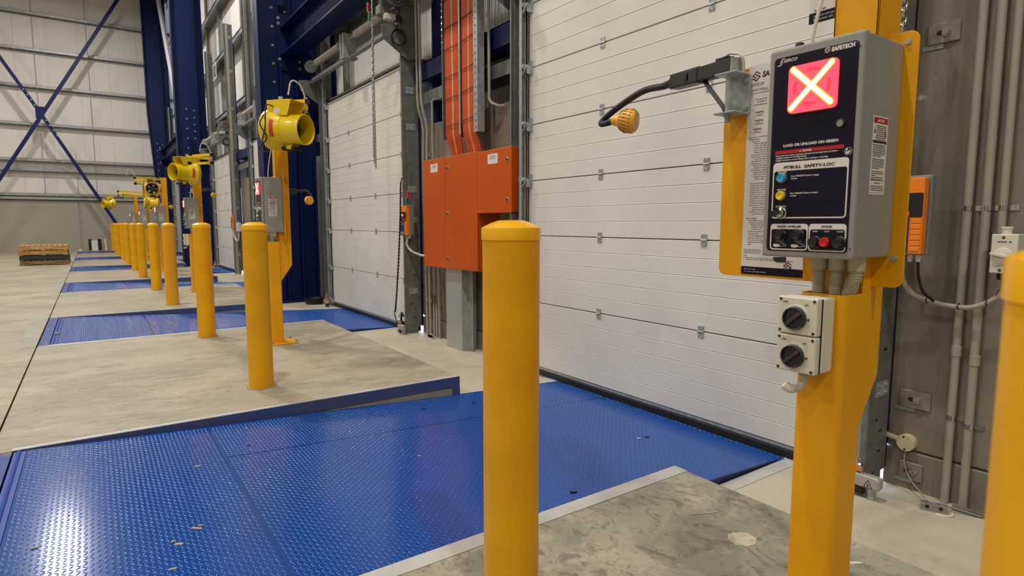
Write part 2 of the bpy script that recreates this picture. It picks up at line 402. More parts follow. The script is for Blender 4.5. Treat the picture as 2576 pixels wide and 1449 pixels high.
# ------------------------------------------------------------------ dock levellers
def deckz(x): return -.0505 * (x + .36)
def leveller(k):
    y0, y1 = PITN(k) + .012, PITF(k) - .022
    t = thing('dock_leveller', (-.3, (y0 + y1) / 2, 0), '%s blue checker-plate dock leveller set in the concrete floor, counting from the foreground' % ORD[k], 'dock leveller', 'blue dock levellers along the doors')
    fr_ = Fr((0, 0, 0))
    MB().box(SX0 + .004, -.380, y0 - .005, y1 + .01, -.08, -.002).build('rear_frame', mat('rear_frame_blue', S(34, 66, 138), .5, 0, col2=S(104, 96, 88), vscale=7, lo=.55, hi=.62), t)
    m = MB(); m.box(-.372, -.325, y0, y1, -.05, -.004)
    m.tube([(-.352, y0 + .002, -.006), (-.352, y1 - .002, -.006)], .010, 8)
    m.build('hinge_strip', M_DECKW, t, smooth=True)
    MB().box(-.366, -.325, y0 + .62, y0 + .70, -.008, .0068).build('tape_patch', mat('grey_tape', S(120, 118, 112), .6), t)
    def plate(xa, xb, ya, yb, mm):
        m = MB(); th = .008
        m.add([(xa, ya, deckz(xa) - th), (xb, ya, deckz(xb) - th), (xb, yb, deckz(xb) - th), (xa, yb, deckz(xa) - th),
               (xa, ya, deckz(xa)), (xb, ya, deckz(xb)), (xb, yb, deckz(xb)), (xa, yb, deckz(xa))],
              [(0, 3, 2, 1), (4, 5, 6, 7), (0, 1, 5, 4), (1, 2, 6, 5), (2, 3, 7, 6), (3, 0, 4, 7)])
        m.build('deck_plate', mm, t)
    ys = y0 + 1.385
    plate(-.322, .472, y0, y1, M_DECK); plate(.478, 3.06, y0, ys - .0028, M_DECK); plate(.478, 3.06, ys + .0028, y1, M_DECK)
    # weld bead
    m = MB(); rnd = random.Random(3)
    m.tube([(.475 + rnd.uniform(-.002, .002), y0 + .01 + i * (y1 - y0 - .02) / 60, deckz(.475) + .0005) for i in range(61)], .005, 6)
    m.build('weld_bead', M_DECK, t, smooth=True)
    # raised lugs, alternating direction
    px = .0185
    m = MB(); nx = int((3.04 + .305) / px); ny = int((y1 - y0 - .02) / px)
    base = []
    for i in range(8):
        a = 2 * PI * i / 8; base.append((.0108 * math.cos(a), .0044 * math.sin(a)))
    for i in range(nx):
        for j in range(ny):
            x = -.306 + i * px; y = y0 + .018 + j * px
            if abs(x - .475) < .012 or (abs(y - ys) < .009 and x > .47): continue
            a = PI / 4 if (i + j) % 2 else -PI / 4; ca, sa = math.cos(a), math.sin(a); o = len(m.v); z = deckz(x)
            for bx, by in base: m.v.append(Vector((x + bx * ca - by * sa, y + bx * sa + by * ca, z - .0006)))
            for bx, by in ((-.0054, 0), (0, .0013), (.0054, 0), (0, -.0013)): m.v.append(Vector((x + bx * ca - by * sa, y + bx * sa + by * ca, z + .0020)))
            m.f += [[o, o + 1, o + 10], [o + 1, o + 2, o + 9, o + 10], [o + 2, o + 3, o + 8, o + 9], [o + 3, o + 4, o + 8], [o + 4, o + 5, o + 8],
                    [o + 5, o + 6, o + 11, o + 8], [o + 6, o + 7, o + 10, o + 11], [o + 7, o, o + 10], [o + 8, o + 11, o + 10, o + 9]]
    b = m.build('tread_lug', M_LUG, t); b['kind'] = 'stuff'
    b.data.shade_smooth()
    m = MB()
    for yy in (y0 + .002, y1 - .008):
        m.add([(-.2, yy, -.10), (3.05, yy, -.235), (3.05, yy + .006, -.235), (-.2, yy + .006, -.10), (-.2, yy, deckz(-.2) - .008), (3.05, yy, deckz(3.05) - .008), (3.05, yy + .006, deckz(3.05) - .008), (-.2, yy + .006, deckz(-.2) - .008)],
              [(0, 3, 2, 1), (4, 5, 6, 7), (0, 1, 5, 4), (1, 2, 6, 5), (2, 3, 7, 6), (3, 0, 4, 7)]).piece()
    m.build('side_skirt', mat('skirt_blue', S(10, 30, 84), .5), t)
    return t
lev0 = leveller(0)
index_children()
for k in range(1, 6):
    c = copy_tree(lev0, lev0.location + Vector((0, PITCHY * k, 0)), '%s blue checker-plate dock leveller set in the concrete floor, counting from the foreground' % ORD[k])

# ------------------------------------------------------------------ dock wall: concrete, cladding, girts
dY = lambda k: PITCHY * k
DW = (1.36, 4.06)               # door leaf, dock 0 (y)
OPEN = (1.29, 4.20)
wr = sthing('wall_right', (XW, 0, -.2))
def wpart(m, name, mm, **kw): return m.build(name, mm, wr, **kw)
segs = [(-9, OPEN[0])] + [(OPEN[1] + dY(k), OPEN[0] + dY(k + 1)) for k in range(5)] + [(OPEN[1] + dY(5), YEND)]
for (a, b) in segs:
    wpart(MB().box(XW, XW + .16, a, b, .012, 2.2), 'concrete_panel', M_WALLC, bevel=.008, seg=1)
    wpart(MB().box(XW - .004, XW + .16, a, b, -.2, .006), 'concrete_plinth', M_WALLC, bevel=.006, seg=1)
# cladding: vertical ribbed sheets above the concrete and over the doors
def ribbed(y0, y1, z0, z1, X, pitch=.062):
    prof = []; y = y0
    while y < y1 - 1e-6:
        prof += [(y, 0), (min(y + pitch * .42, y1), 0), (min(y + pitch * .5, y1), .005), (min(y + pitch * .92, y1), .005)]
        y += pitch
    prof.append((y1, 0)); q = [prof[0]]
    for p in prof[1:]:
        if p[0] > q[-1][0] + 1e-6: q.append(p)
    m = MB(); n = len(q)
    m.add([(X - d, y, z0) for y, d in q] + [(X - d, y, z1) for y, d in q] + [(X + .02, y1, z0), (X + .02, y1, z1), (X + .02, y0, z0), (X + .02, y0, z1)],
          [(i, i + 1, i + 1 + n, i + n) for i in range(n - 1)] + [(2 * n, 2 * n + 1, 2 * n + 3, 2 * n + 2)][:1])
    return m
CLX = 3.45
ysheet = -9.0
while ysheet < YEND - .01:
    y1 = min(ysheet + 1.0, YEND)
    # above doors starts higher
    wpart(ribbed(ysheet, y1 - .004, 2.15, 12.2, CLX), 'cladding_sheet', M_CLAD)
    ysheet += 1.0
# solid backing behind cladding so that no daylight enters except at the door feet
struct(MB().box(CLX + .02, CLX + .08, -9, YEND, 2.1, 12.2).build('wall_right', M_CLAD2))
for (a, b) in segs:
    struct(MB().box(XW + .1, CLX + .08, a, b, 2.12, 2.2).build('wall_right', M_WALLC))
# galvanised girts (horizontal) and mullions (vertical)
def cgirt(z, mm, X0=3.18, X1=3.40, h=.12, y0=-9, y1=YEND):
    m = MB(); m.box(X1 - .004, X1, y0, y1, z, z + h); m.box(X0, X1, y0, y1, z + h - .004, z + h); m.box(X0, X0 + .004, y0, y1, z, z + h)
    return m
for z in (4.02, 5.6, 7.08, 8.6, 10.1):
    wpart(cgirt(z, None, 3.2, 3.44, .13), 'girt', M_GALV)
    wpart(MB().box(3.196, 3.2, -9, YEND, z + .09, z + .132), 'girt_edge', M_COLB)
for k in range(6):
    a, b = OPEN[1] + dY(k) , OPEN[0] + dY(k + 1)
    if k == 5: b = YEND
    wpart(cgirt(2.42, None, 3.12, 3.36, .13, a, b), 'girt', M_GALVD)
wpart(cgirt(2.42, None, 3.12, 3.36, .13, -9, OPEN[0]), 'girt', M_GALVD)
for k in range(-1, 6):
    a, b = (OPEN[1] + dY(k), OPEN[0] + dY(k + 1)) if k >= 0 else (-9, OPEN[0])
    if k == 5: b = YEND
    m = MB(); m.box(3.10, 3.30, a, b, 2.66, 2.67); m.box(3.10, 3.106, a, b, 2.66, 2.86); m.box(3.10, 3.30, a, b, 2.85, 2.86)
    wpart(m, 'blue_girt', M_COLB)
for k in range(6):
    for y in (OPEN[0] + dY(k) - .02, OPEN[1] + dY(k) + .02):
        if k == 0 and y < 2: continue
        m = MB(); m.box(3.33, 3.42, y - .003, y + .003, 2.2, 10); m.box(3.33, 3.335, y - .05, y + .003, 2.2, 10); m.box(3.415, 3.42, y - .05, y + .003, 2.2, 10)
        wpart(m, 'mullion', M_GALV)
    if k == 1: m = MB(); m.box(3.24, 3.34, OPEN[0] + dY(k) - .28, OPEN[0] + dY(k) - .18, 2.2, 12.1); wpart(m, 'blue_post', M_COLB)
    # head flashing over the door opening
    wpart(MB().box(3.06, 3.45, OPEN[0] + dY(k), OPEN[1] + dY(k), 2.93, 2.96), 'head_flashing', M_GALVD)

# far wall
wf = sthing('wall_far', (-10, YEND, 0))
for (a, b) in ((-24, -11.3), (-11.29, -5.8), (-5.79, -.36), (-.35, 4.3)):
    MB().box(a, b, YEND - .02, YEND + .15, -.2, 2.0).build('concrete_panel', M_ENDC, wf, bevel=.012, seg=1)
x = -24
while x < 4.2:
    m = MB(); n = 16; q = [(x + .995 * i / n, 0 if i % 2 else .0015) for i in range(n + 1)]
    m.add([(xx, YEND + .12 - d, 1.98) for xx, d in q] + [(xx, YEND + .12 - d, 12.2) for xx, d in q], [(i, i + n + 1, i + n + 2, i + 1) for i in range(n)])
    m.build('cladding_sheet', M_CLAD2, wf); x += 1.0
struct(MB().box(-24.2, 4.4, YEND + .155, YEND + .25, -.2, 12.2).build('wall_far', M_CLAD2))
for z in (2.02, 2.16, 3.12, 3.5, 4.87, 6.3, 7.68, 9.03, 10.4):
    m = MB(); h = .12
    m.box(-24, 3.4, YEND + .08, YEND + .1, z, z + h); m.box(-24, 3.4, YEND - .12, YEND + .1, z + h - .006, z + h); m.box(-24, 3.4, YEND - .12, YEND - .112, z + .02, z + h)
    m.build('girt', M_GALV, wf)
for (xa, z0) in ((-1.38, 2.25), (.30, 2.25), (-.32, .15), (-3.1, 2.25), (-4.8, 2.25)):
    MB().tube([(xa, YEND - .03, z0), (xa, YEND - .03, 12 if z0 > 1 else 3.9)], .012, 6).build('sag_rod', M_GALVL, wf)
# remaining shell
struct(MB().box(-24.2, -24, -9, YEND, -.2, 12.2).build('wall_left', M_CLAD2))
struct(MB().box(-24, 4.3, -9.2, -9, -.2, 12.2).build('wall_near', M_ENDC))
struct(MB().box(-24.2, 4.3, -9.2, YEND + .25, 12.2, 12.35).build('ceiling', mat('roof_sheet', S(190, 186, 178), .6)))
for i, (lx, ly) in enumerate(LIGHTS):
    if i == 0:
        hb = thing('high_bay_lamp', (lx, ly, 9.9), 'round black high bay lamp hanging from the roof above the dock', 'lamp', 'high bay lamps')
        m = MB(); m.lathe((lx, ly, 10.2), (0, 0, -1), [(0, .03), (.02, .1), (.12, .12), (.14, .2), (.28, .24), (.3, .24)], 24); m.build('housing', M_BLK, hb, smooth=True)
        MB().cyl((lx, ly, 10.2), (lx, ly, 12.2), .006, n=6).build('suspension_cable', M_GALVL, hb)
        MB().cyl((lx, ly, 9.9), (lx, ly, 9.895), .2, n=24).build('diffuser', M_LED, hb)
        index_children()
    else: copy_tree(hb, (lx, ly, 9.9), 'round black high bay lamp, %s row from the dock wall, %s along it' % (['first', 'second', 'third'][i // 5], ['first', 'second', 'third', 'fourth', 'fifth'][i % 5]))

# ------------------------------------------------------------------ portal frame columns and long beam
def column(Y, label, taper=0, X0=2.25, xr=3.44):
    t = thing('steel_column', (2.7, Y, 0), label, 'column')
    hw = .17
    bx = 2.62 if taper else X0
    # web
    z0 = AZ
    xa = lambda z: X0 + ((taper * max(0, (5.6 - z)) / 5.6) if taper else 0)
    m = MB(); m.prism([(xa(z0), z0), (3.05, z0), (3.05, 2.2), (xr, 2.25), (xr, 12.1), (xa(12.1), 12.1), (xa(5.6), 5.6)], Y - .008, Y + .008, Fr((0, 0, 0), (1, 0, 0), (0, 0, 1), (0, 1, 0)))
    m.build('web', M_COLB, t)
    m = MB()
    for (za, zb) in ((z0, 5.6), (5.6, 12.1)):
        m.add([(xa(za), Y - hw, za), (xa(za) + .02, Y - hw, za), (xa(za) + .02, Y + hw, za), (xa(za), Y + hw, za), (xa(zb), Y - hw, zb), (xa(zb) + .02, Y - hw, zb), (xa(zb) + .02, Y + hw, zb), (xa(zb), Y + hw, zb)],
              [(0, 3, 2, 1), (4, 5, 6, 7), (0, 1, 5, 4), (1, 2, 6, 5), (2, 3, 7, 6), (3, 0, 4, 7)])
    m.build('front_flange', M_COLB, t)
    m = MB(); m.box(3.05, 3.07, Y - hw, Y + hw, z0, 2.2); m.box(xr - .02, xr, Y - hw, Y + hw, 2.25, 12.1)
    m.build('rear_flange', M_COLB, t)
    m = MB(); m.box(2.56, 2.576, Y - hw, Y - .008, z0, 3.6); m.box(2.80, 2.815, Y - hw, Y - .008, z0, 12)
    m.build('stiffener', M_COLB, t)
    MB().box(xa(z0) - .03, 3.08, Y - hw - .03, Y + hw + .03, AZ, AZ + .03).build('base_plate', M_COLB, t)
    m = MB()
    for i in range(7):
        m.hexbolt((2.50, Y - .010, 2.75 + i * .28), (0, -1, 0), .016, .03)
        if i < 5: m.hexbolt((2.70, Y - .010, 3.6 + i * .2), (0, -1, 0), .016, .03)
    m.build('bolt', M_GALVL, t)
    return t
column(10.1, 'dark blue steel portal column behind the second control post', 0, 2.25)
column(20.2, 'dark blue steel portal column rising behind the third yellow fan', 0, 2.2, 3.0)
column(29.6, 'dark blue steel portal column standing against the end wall corner', .32, 2.2, 3.05)
for i, (ya, yb, lb) in enumerate([(-8, 10.08, 'long blue I-beam running over the nearest doors at the top left'), (20.22, 29.58, 'short-looking blue I-beam between the two farthest blue columns')]):
    t = thing('steel_beam', (2.75, (ya + yb) / 2, 3.7), lb, 'beam')
    MB().box(2.745, 2.757, ya, yb, 3.74, 4.11).build('web', M_COLB, t)
    MB().box(2.60, 2.90, ya, yb, 3.715, 3.735).build('bottom_flange', M_COLB, t)
    MB().box(2.60, 2.90, ya, yb, 4.115, 4.135).build('top_flange', M_COLB, t)
    m = MB()
    for s_, yy in ((1, ya + .02), (-1, yb - .02)):
        m.box(2.56, 2.92, yy - .012, yy + .012, 3.5, 4.35)
    m.build('end_plate', M_COLB, t)
    m = MB()
    for xx in (2.585, 2.89):
        for zz in (3.56, 3.66, 4.2, 4.28): m.hexbolt((xx, yb - .032, zz), (0, -1, 0), .018, .035)
    m.build('bolt', M_GALVL, t)
# diagonal braces
t = thing('wall_brace', (2.7, 26, 6), 'pale lilac strap brace crossing the farthest blue columns', 'brace')
MB().tube([(2.7, 24.0, 5.2), (2.7, 29.5, 11.6)], .08, 4).build('strap', mat('primer_lilac', S(178, 172, 182), .5), t)
t = thing('knee_brace', (2.6, 9.9, 4.4), 'blue knee brace bolted above the long beam on the near column', 'brace')
MB().tube([(2.62, 9.95, 4.45), (2.35, 9.2, 6.5)], .07, 4).build('tube', M_COLB, t)
t = thing('cross_brace', (-.6, 29.4, 4.2), 'large blue X brace in front of the white end wall', 'brace')
yb = 29.35
def bar(p, q, w=.06):
    m = MB(); a = Vector(p); b = Vector(q); d = (b - a).normalized(); n = Vector((d.z, 0, -d.x))
    for s_ in (0,):
        vs_ = []
        for pt in (a, b):
            for (u, v) in ((-1, -.06), (1, -.06), (1, .06), (-1, .06)): vs_.append(tuple(pt + n * w * u + Vector((0, v, 0))))
        m.add(vs_, [(0, 1, 2, 3), (7, 6, 5, 4), (0, 4, 5, 1), (1, 5, 6, 2), (2, 6, 7, 3), (3, 7, 4, 0)])
    return m
bar((-2.66 - .566 * 3.5, yb, 2.75 - 3.5), (2.1, yb, 11.15)).build('diagonal_tube', M_COLB, t) if False else None
bar((-3.65, yb, 1.0), (2.08, yb, 11.1)).build('diagonal_tube', M_COLB, t)
bar((-4.3, yb - .0, 10.65), (-1.36, yb, 5.37)).build('diagonal_tube', M_COLB, t)
bar((-1.25, yb, 5.16), (1.32, yb, .2)).build('diagonal_tube', M_COLB, t)
m = MB(); m.box(-1.45, -1.18, yb - .08, yb - .066, 5.05, 5.5)
m.build('gusset_plate', M_COLB, t)
m = MB()
for i in range(4):
    for sgn in (1, -1):
        m.hexbolt((-1.3 - sgn * (.15 + .1 * i), yb - .068, 5.27 + sgn * (.27 + .18 * i)), (0, -1, 0), .018, .02)
m.build('bolt', M_GALVL, t)

# ------------------------------------------------------------------ sectional doors
JZ = [-.10, .442, .999, 1.451, 1.905, 2.36, 2.86]
NS = [5, 5, 4, 4, 4, 4]
def door(k):
    o = sthing('door_%d' % (k + 1), (XD, (DW[0] + DW[1]) / 2, AZ)); t = o
    y0, y1 = DW
    for i in range(6):
        z0, z1, n = JZ[i] + .0025, JZ[i + 1] - .0025, NS[i]; h = (z1 - z0) / n
        prof = [(z0, .006), (z0 + .003, 0)]
        for j in range(1, n):
            zz = z0 + h * j; prof += [(zz - .004, 0), (zz - .001, .0022), (zz + .001, .0022), (zz + .004, -.0008), (zz + .010, 0)]
        prof += [(z1 - .003, 0), (z1, .006)]
        q = len(prof); m = MB()
        ys_, ye = y0 + .028, y1 - .028
        m.add([(XD + d, ys_, z) for z, d in prof] + [(XD + d, ye, z) for z, d in prof] + [(XD + .04, ys_, z0), (XD + .04, ye, z0), (XD + .04, ys_, z1), (XD + .04, ye, z1)],
              [(i2, i2 + q, i2 + 1 + q, i2 + 1) for i2 in range(q - 1)] + [(2 * q, 2 * q + 2, 2 * q + 3, 2 * q + 1), (0, 2 * q, 2 * q + 1, q), (q - 1, 2 * q - 1, 2 * q + 3, 2 * q + 2)])
        p = m.build('door_panel', M_DOOR, t)
        m = MB(); m.box(XD - .001, XD + .041, y0, y0 + .027, z0, z1); m.box(XD - .001, XD + .041, y1 - .027, y1, z0, z1)
        m.build('end_cap', M_DOOR2, p)
    MB().box(XD + .004, XD + .036, y0, y1, -.118, -.1).build('bottom_rail', M_GALVL, t)
    MB().box(XD - .012, XD + .04, y0, y1, AZ + .012, -.119).build('bottom_seal', M_RUB, t, bevel=.008)
    MB().box(XD - .004, XD + .042, y0 - .01, y1 + .01, 2.862, 2.885).build('top_rail', M_DOOR2, t)
    MB().box(XD + .036, XD + .042, y0 + .01, y1 - .01, JZ[0], JZ[-1]).build('inner_skin', M_DARK, t)
    for j in range(1, 6):
        z = JZ[j]
        for y in (2.292, 3.197):
            m = MB(); m.box(XD - .005, XD, y - .021, y + .021, z - .036, z + .036); m.tube([(XD - .007, y - .021, z), (XD - .007, y + .021, z)], .0055, 8)
            for a in (-.014, .014):
                for b in (-.027, .027): m.hexbolt((XD - .005, y + a, z + b), (-1, 0, 0), .004, .005)
            m.build('hinge', M_GALVL, t, smooth=False)
    for j in range(0, 7):
        z = JZ[j] + (.03 if j == 0 else -.02 if j == 6 else 0)
        for y, s_ in ((y1 - .02, 1), (y0 + .02, -1)):
            m = MB(); m.box(XD - .006, XD, y - .03, y + .024, z - .055, z + .055)
            m.box(XD - .05, XD - .006, y - s_ * .012 - .002, y - s_ * .012 + .002, z - .05, z + .01)
            m.add([(XD - .06, y + s_ * .05, z - .06), (XD - .045, y + s_ * .05, z - .06), (XD - .06, y - s_ * .02, z + .005), (XD - .045, y - s_ * .02, z + .005),
                   (XD - .06, y + s_ * .05, z - .05), (XD - .045, y + s_ * .05, z - .05), (XD - .06, y - s_ * .02, z + .015), (XD - .045, y - s_ * .02, z + .015)],
                  [(0, 1, 3, 2), (4, 6, 7, 5), (0, 4, 5, 1), (2, 3, 7, 6), (0, 2, 6, 4), (1, 5, 7, 3)])
            m.cyl((XD - .04, y - s_ * .015, z + .012), (XD - .04, y + s_ * .06, z + .012), .006, n=8)
            m.cyl((XD - .04, y + s_ * .028, z + .012), (XD - .04, y + s_ * .05, z + .012), .022, n=14)
            m.build('roller_bracket', M_GALVL, t)
    # tracks
    ztop = 5.95
    for y, s_ in ((y1, 1), (y0, -1)):
        ya = y + s_ * .025
        m = MB()
        m.box(XD - .062, XD - .058, *sorted((ya, ya + s_ * .03)), -.13, ztop); m.box(XD - .062, XD - .02, *sorted((ya + s_ * .03, ya + s_ * .033)), -.13, ztop); m.box(XD - .024, XD - .02, *sorted((ya, ya + s_ * .03)), -.13, ztop)
        m.build('roller_track', M_GALV, t)
        m = MB(); XT = XD - .085
        if s_ > 0:
            m.box(XT, XT + .004, ya + .115, ya + .135, AZ, ztop); m.box(XT, XW - .03, ya + .131, ya + .135, AZ, ztop); m.box(XT + .075, XT + .079, ya + .034, ya + .131, AZ, ztop)
        else:
            m.box(XT, XT + .004, ya - .062, ya - .034, AZ, ztop); m.box(XT, XW - .035, ya - .064, ya - .060, -.10, ztop); m.box(XT, XW - .075, ya - .064, ya - .060, AZ, -.10)
        ang = m.build('track_angle', M_GALVD, t)
        m = MB()
        for i, z in enumerate((.0, .10, .20, .26, .38, .40, .42, .60)):
            if s_ > 0: m.box(XT + .073, XT + .0745, ya + (.07 if i % 2 else .09), ya + .105, z - .1, z - .09)
            else: m.box(XT + (.11 if i % 3 else .07), XT + (.14 if i % 3 else .09), ya - .0655, ya - .0642, z - .1, z - .09)
        m.build('slot', M_DARK, ang)
        for z in (.28, 1.1, 1.45, 2.15, 2.55, 3.0, 3.9, 4.8, 5.6):
            m = MB()
            if s_ > 0:
                m.box(XT + .070, XT + .0745, ya + .05, ya + .11, z, z + .05)
                for a in (.065, .095): m.hexbolt((XT + .070, ya + a, z + .025), (-1, 0, 0), .007, .010)
            else:
                m.box(XT + .05, XT + .165, ya - .070, ya - .0645, z, z + .075)
                for a in (.075, .14):
                    for b in (.018, .055): m.hexbolt((XT + a, ya - .070, z + b), (0, -1, 0), .007, .010)
            m.build('fixing_plate', M_GALVL, ang)
    # black side gasket and dark blue weather seal
    MB().box(XD - .012, XD + .0, *sorted((y1 + .002, y1 + .022)), -.1, 2.9).build('side_gasket', M_RUB, t)
    MB().box(XD - .012, XD + .0, *sorted((y0 - .022, y0 - .002)), -.1, 2.9).build('side_gasket', M_RUB, t)
    m = MB(); m.box(XW - .034, XW - .004, OPEN[0] - .012, OPEN[0] - .0, -.10, 5.5); m.box(XW - .03, XW + .12, OPEN[1] - .03, OPEN[1], .05, 2.9)
    m.build('weather_seal', M_COLB, t)
    m = MB(); m.box(XW - .012, XW - .002, OPEN[0] - .015, y0 + .06, .03, 2.95); m.box(XW - .012, XW - .002, OPEN[0] - .0, y0 + .06, -.11, .03); m.box(XW - .012, XW - .002, OPEN[0] + .065, y0 + .06, AZ, -.11); m.box(XW - .012, XW - .002, y1 - .06, OPEN[1] + .05, AZ, 2.95)  # added plates that block daylight beside the door, open only at its foot
    m.build('leak_blocker', M_DARK, t)
    MB().box(XD + .05, XD + .06, y0 - .07, y1 + .07, -.16, 2.95).build('outer_curtain', M_DARK, t)
    return o
d0 = door(0)
index_children()
for k in range(1, 6):
    c = copy_tree(d0, d0.location + Vector((0, dY(k), 0))); c.name = 'door_%d' % (k + 1)

# torsion spring gear above each door (high lift)
def spring_gear():
    X, Z = 2.84, 3.43; y0, y1 = 1.22, 4.42
    t = thing('torsion_spring_gear', (X, 2.7, Z), 'galvanised torsion spring shaft with coiled springs over the nearest door', 'door gear', 'torsion spring gear above the doors')
    MB().cyl((X, y0, Z), (X, y1, Z), .0125, n=10).build('shaft', M_GALVL, t, smooth=True)
    for a, b in ((1.52, 2.36), (2.95, 3.95)):
        m = MB(); n = int((b - a) / .012)
        m.tube([(X + .001 * math.sin(i), a + i * (b - a) / (n * 2), Z) for i in range(n * 2 + 1)], .045, 12, rf=lambda i: .046 if i % 2 else .040)
        m.build('torsion_spring', mat('spring_beige', S(176, 168, 152), .4, .2), t)
    m = MB()
    for yy in (1.42, 4.22):
        m.lathe((X, yy - .035, Z), (0, 1, 0), [(0, .03), (.0, .085), (.01, .085), (.012, .07), (.03, .066), (.05, .075), (.052, .085), (.07, .085), (.07, .03)], 24).piece()
    m.build('cable_drum', M_GALV, t, smooth=True)
    m = MB(); m.box(X + .06, X + .066, y0, y1, 3.22, 3.30); m.box(X + .0, X + .066, y0, y1, 3.214, 3.22)
    m.build('support_rail', M_GALV, t)
    m = MB(); m.box(3.02, 3.14, 1.2, 4.4, 3.5, 3.6); m.build('header_channel', M_GALVD, t)
    frx = Fr((0, 0, 0), (1, 0, 0), (0, 0, 1), (0, 1, 0))
    for yy in (1.235, 4.36):
        g_ = MB().prism([(2.69, 3.24), (3.12, 3.30), (3.12, 2.95), (3.02, 2.9), (2.93, 2.95), (2.715, 3.09)], yy, yy + .006, frx).build('gusset_plate', M_GALVD, t)
        m = MB()
        for a in ((2.72, 3.2), (2.745, 3.2), (2.72, 3.17), (2.745, 3.17), (2.72, 3.12), (2.745, 3.12)): m.hexbolt((a[0], yy, a[1]), (0, -1, 0), .007, .008)
        m.build('bolt', M_CHR, g_)
    m = MB(); m.box(2.76, 2.92, 2.60, 2.63, 3.22, 3.5); m.box(2.76, 2.92, 2.70, 2.73, 3.22, 3.5); m.box(2.76, 2.95, 2.59, 2.74, 3.2, 3.22)
    m.build('centre_bearing', M_GALV, t)
    m = MB(); m.tube([(2.83, 1.40, 3.40), (2.985, 1.40, 2.9), (2.985, 1.40, -.05)], .002, 5).piece(); m.tube([(2.83, 4.04, 3.40), (2.985, 4.035, 2.9), (2.985, 4.035, -.05)], .002, 5).piece()
    m.build('lift_cable', M_GALVL, t)
    return t
def operator():
    y = 1.30
    t = g0
    m = MB(); m.box(2.70, 2.93, y - .02, y + .1, 3.36, 3.46); m.box(2.73, 2.9, y + .0, y + .09, 3.46, 3.6); m.build('motor_gearbox', M_GALVD, t, bevel=.01)
    m = MB(); m.cyl((2.88, y - .07, 3.54), (2.88, y + .05, 3.54), .085, n=20); m.build('fan_cover', M_OGREY, t, smooth=True, bevel=.006)
    m = MB(); m.cyl((2.88, y - .078, 3.54), (2.88, y - .07, 3.54), .035, n=16); m.build('brake_cap', M_MAROON, t)
    m = MB()
    for a in range(12):
        c_, s_ = math.cos(a * PI / 6), math.sin(a * PI / 6)
        m.cyl((2.88 + .062 * c_, y - .0735, 3.54 + .062 * s_), (2.88 + .062 * c_, y - .069, 3.54 + .062 * s_), .011, n=8)
    m.build('vent_hole', M_DARK, t)
    m = MB(); m.box(2.74, 2.86, y - .09, y - .01, 3.30, 3.36); m.build('terminal_box', M_PVCL, t, bevel=.006)
    m = MB(); m.box(2.86, 2.93, y - .085, y - .015, 3.30, 3.36); m.build('cable_entry', M_BLK, t, bevel=.004)
    m = MB()
    for i in range(3):
        m.tube([(2.88 + (.075 + .006 * i) * math.cos(a * PI / 12), y - .09 - .006 * i, 3.12 + (.075 + .006 * i) * math.sin(a * PI / 12)) for a in range(25)], .007, 6)
    m.tube(smooth_path([(2.90, y - .06, 3.32), (2.88, y - .09, 3.25), (2.81, y - .095, 3.16)], 6), .006, 6)
    m.build('coiled_cable', M_RUB, t, smooth=True)
    return t
g0 = spring_gear()
operator(); index_children()
GL = ['and motor over the second door, left of the cable tray', 'over the third door, behind the near blue column', 'over the fourth door, above the white conduits', 'over the fifth door, beyond the middle column', 'over the farthest door near the end wall']
for k in range(1, 6):
    copy_tree(g0, g0.location + Vector((0, dY(k), 0)), 'torsion spring shaft ' + GL[k - 1])

# ------------------------------------------------------------------ bollards
def bollard(x, y, label, h=1.118, m_=None, dx=0):
    t = thing('bollard', (x, y, 0), label, 'bollard', 'yellow safety bollards beside the levellers')
    MB().lathe((x, y, 0), (0, 0, 1), [(0, .0785), (h - .04, .0785)], 48, False).build('pipe', m_ or M_YB, t, smooth=True)
    MB().lathe((x, y, h - .062), (0, 0, 1), [(-.0015, .0787), (0, .0812), (.03, .0812), (.033, .080), (.045, .055), (.052, .034), (.053, .0)], 48, False).build('cap', M_YCAP, t, smooth=True)
    return t
BY = [1.34] + [4.225 + 5.06 * (i // 2) if i % 2 == 0 else 6.444 + 5.06 * (i // 2) for i in range(11)]
BL = ['in the middle foreground, the nearest full post', 'second from the foreground, left of the nearest grey control box', 'third from the foreground, in front of the second leveller', 'fourth from the foreground, with chipped scuffs near its base',
      'fifth from the foreground', 'sixth from the foreground', 'seventh from the foreground', 'eighth from the foreground', 'ninth from the foreground', 'tenth from the foreground', 'eleventh from the foreground, next to last by the end wall', 'farthest of the row, by the end wall']
b0 = None
for i, y in enumerate(BY):
    x = .936 if i == 0 else .884 - .0065 * (y - 4.2)
    lab = 'yellow domed-cap steel bollard, ' + BL[i]
    if b0 is None: b0 = bollard(x, y, lab); index_children()
    elif i == 3: bollard(x, y, lab, m_=M_YBW)
    else: copy_tree(b0, (x, y, 0), lab)
bollard(.619, .088, 'blurred yellow bollard cut off by the right edge of the picture, nearest the camera', h=1.103)
for i, y in enumerate(BY[1:7]):
    x = .884 - .0065 * (y - 4.2)
    m = MB(); rnd = random.Random(i)
    m.prism([(x + (.094 + rnd.uniform(-.007, .006)) * math.cos(a * PI / 16), y + (.094 + rnd.uniform(-.007, .006)) * math.sin(a * PI / 16)) for a in range(32)], -.003, .004)
    tag(m.build('grout_ring', mat('grout_ring', S(168, 150, 92), .8, var=.3, vscale=40)), 'thin ring of grout around the foot of the %s bollard' % ['second', 'third', 'fourth', 'fifth', 'sixth', 'seventh'][i], 'grout')

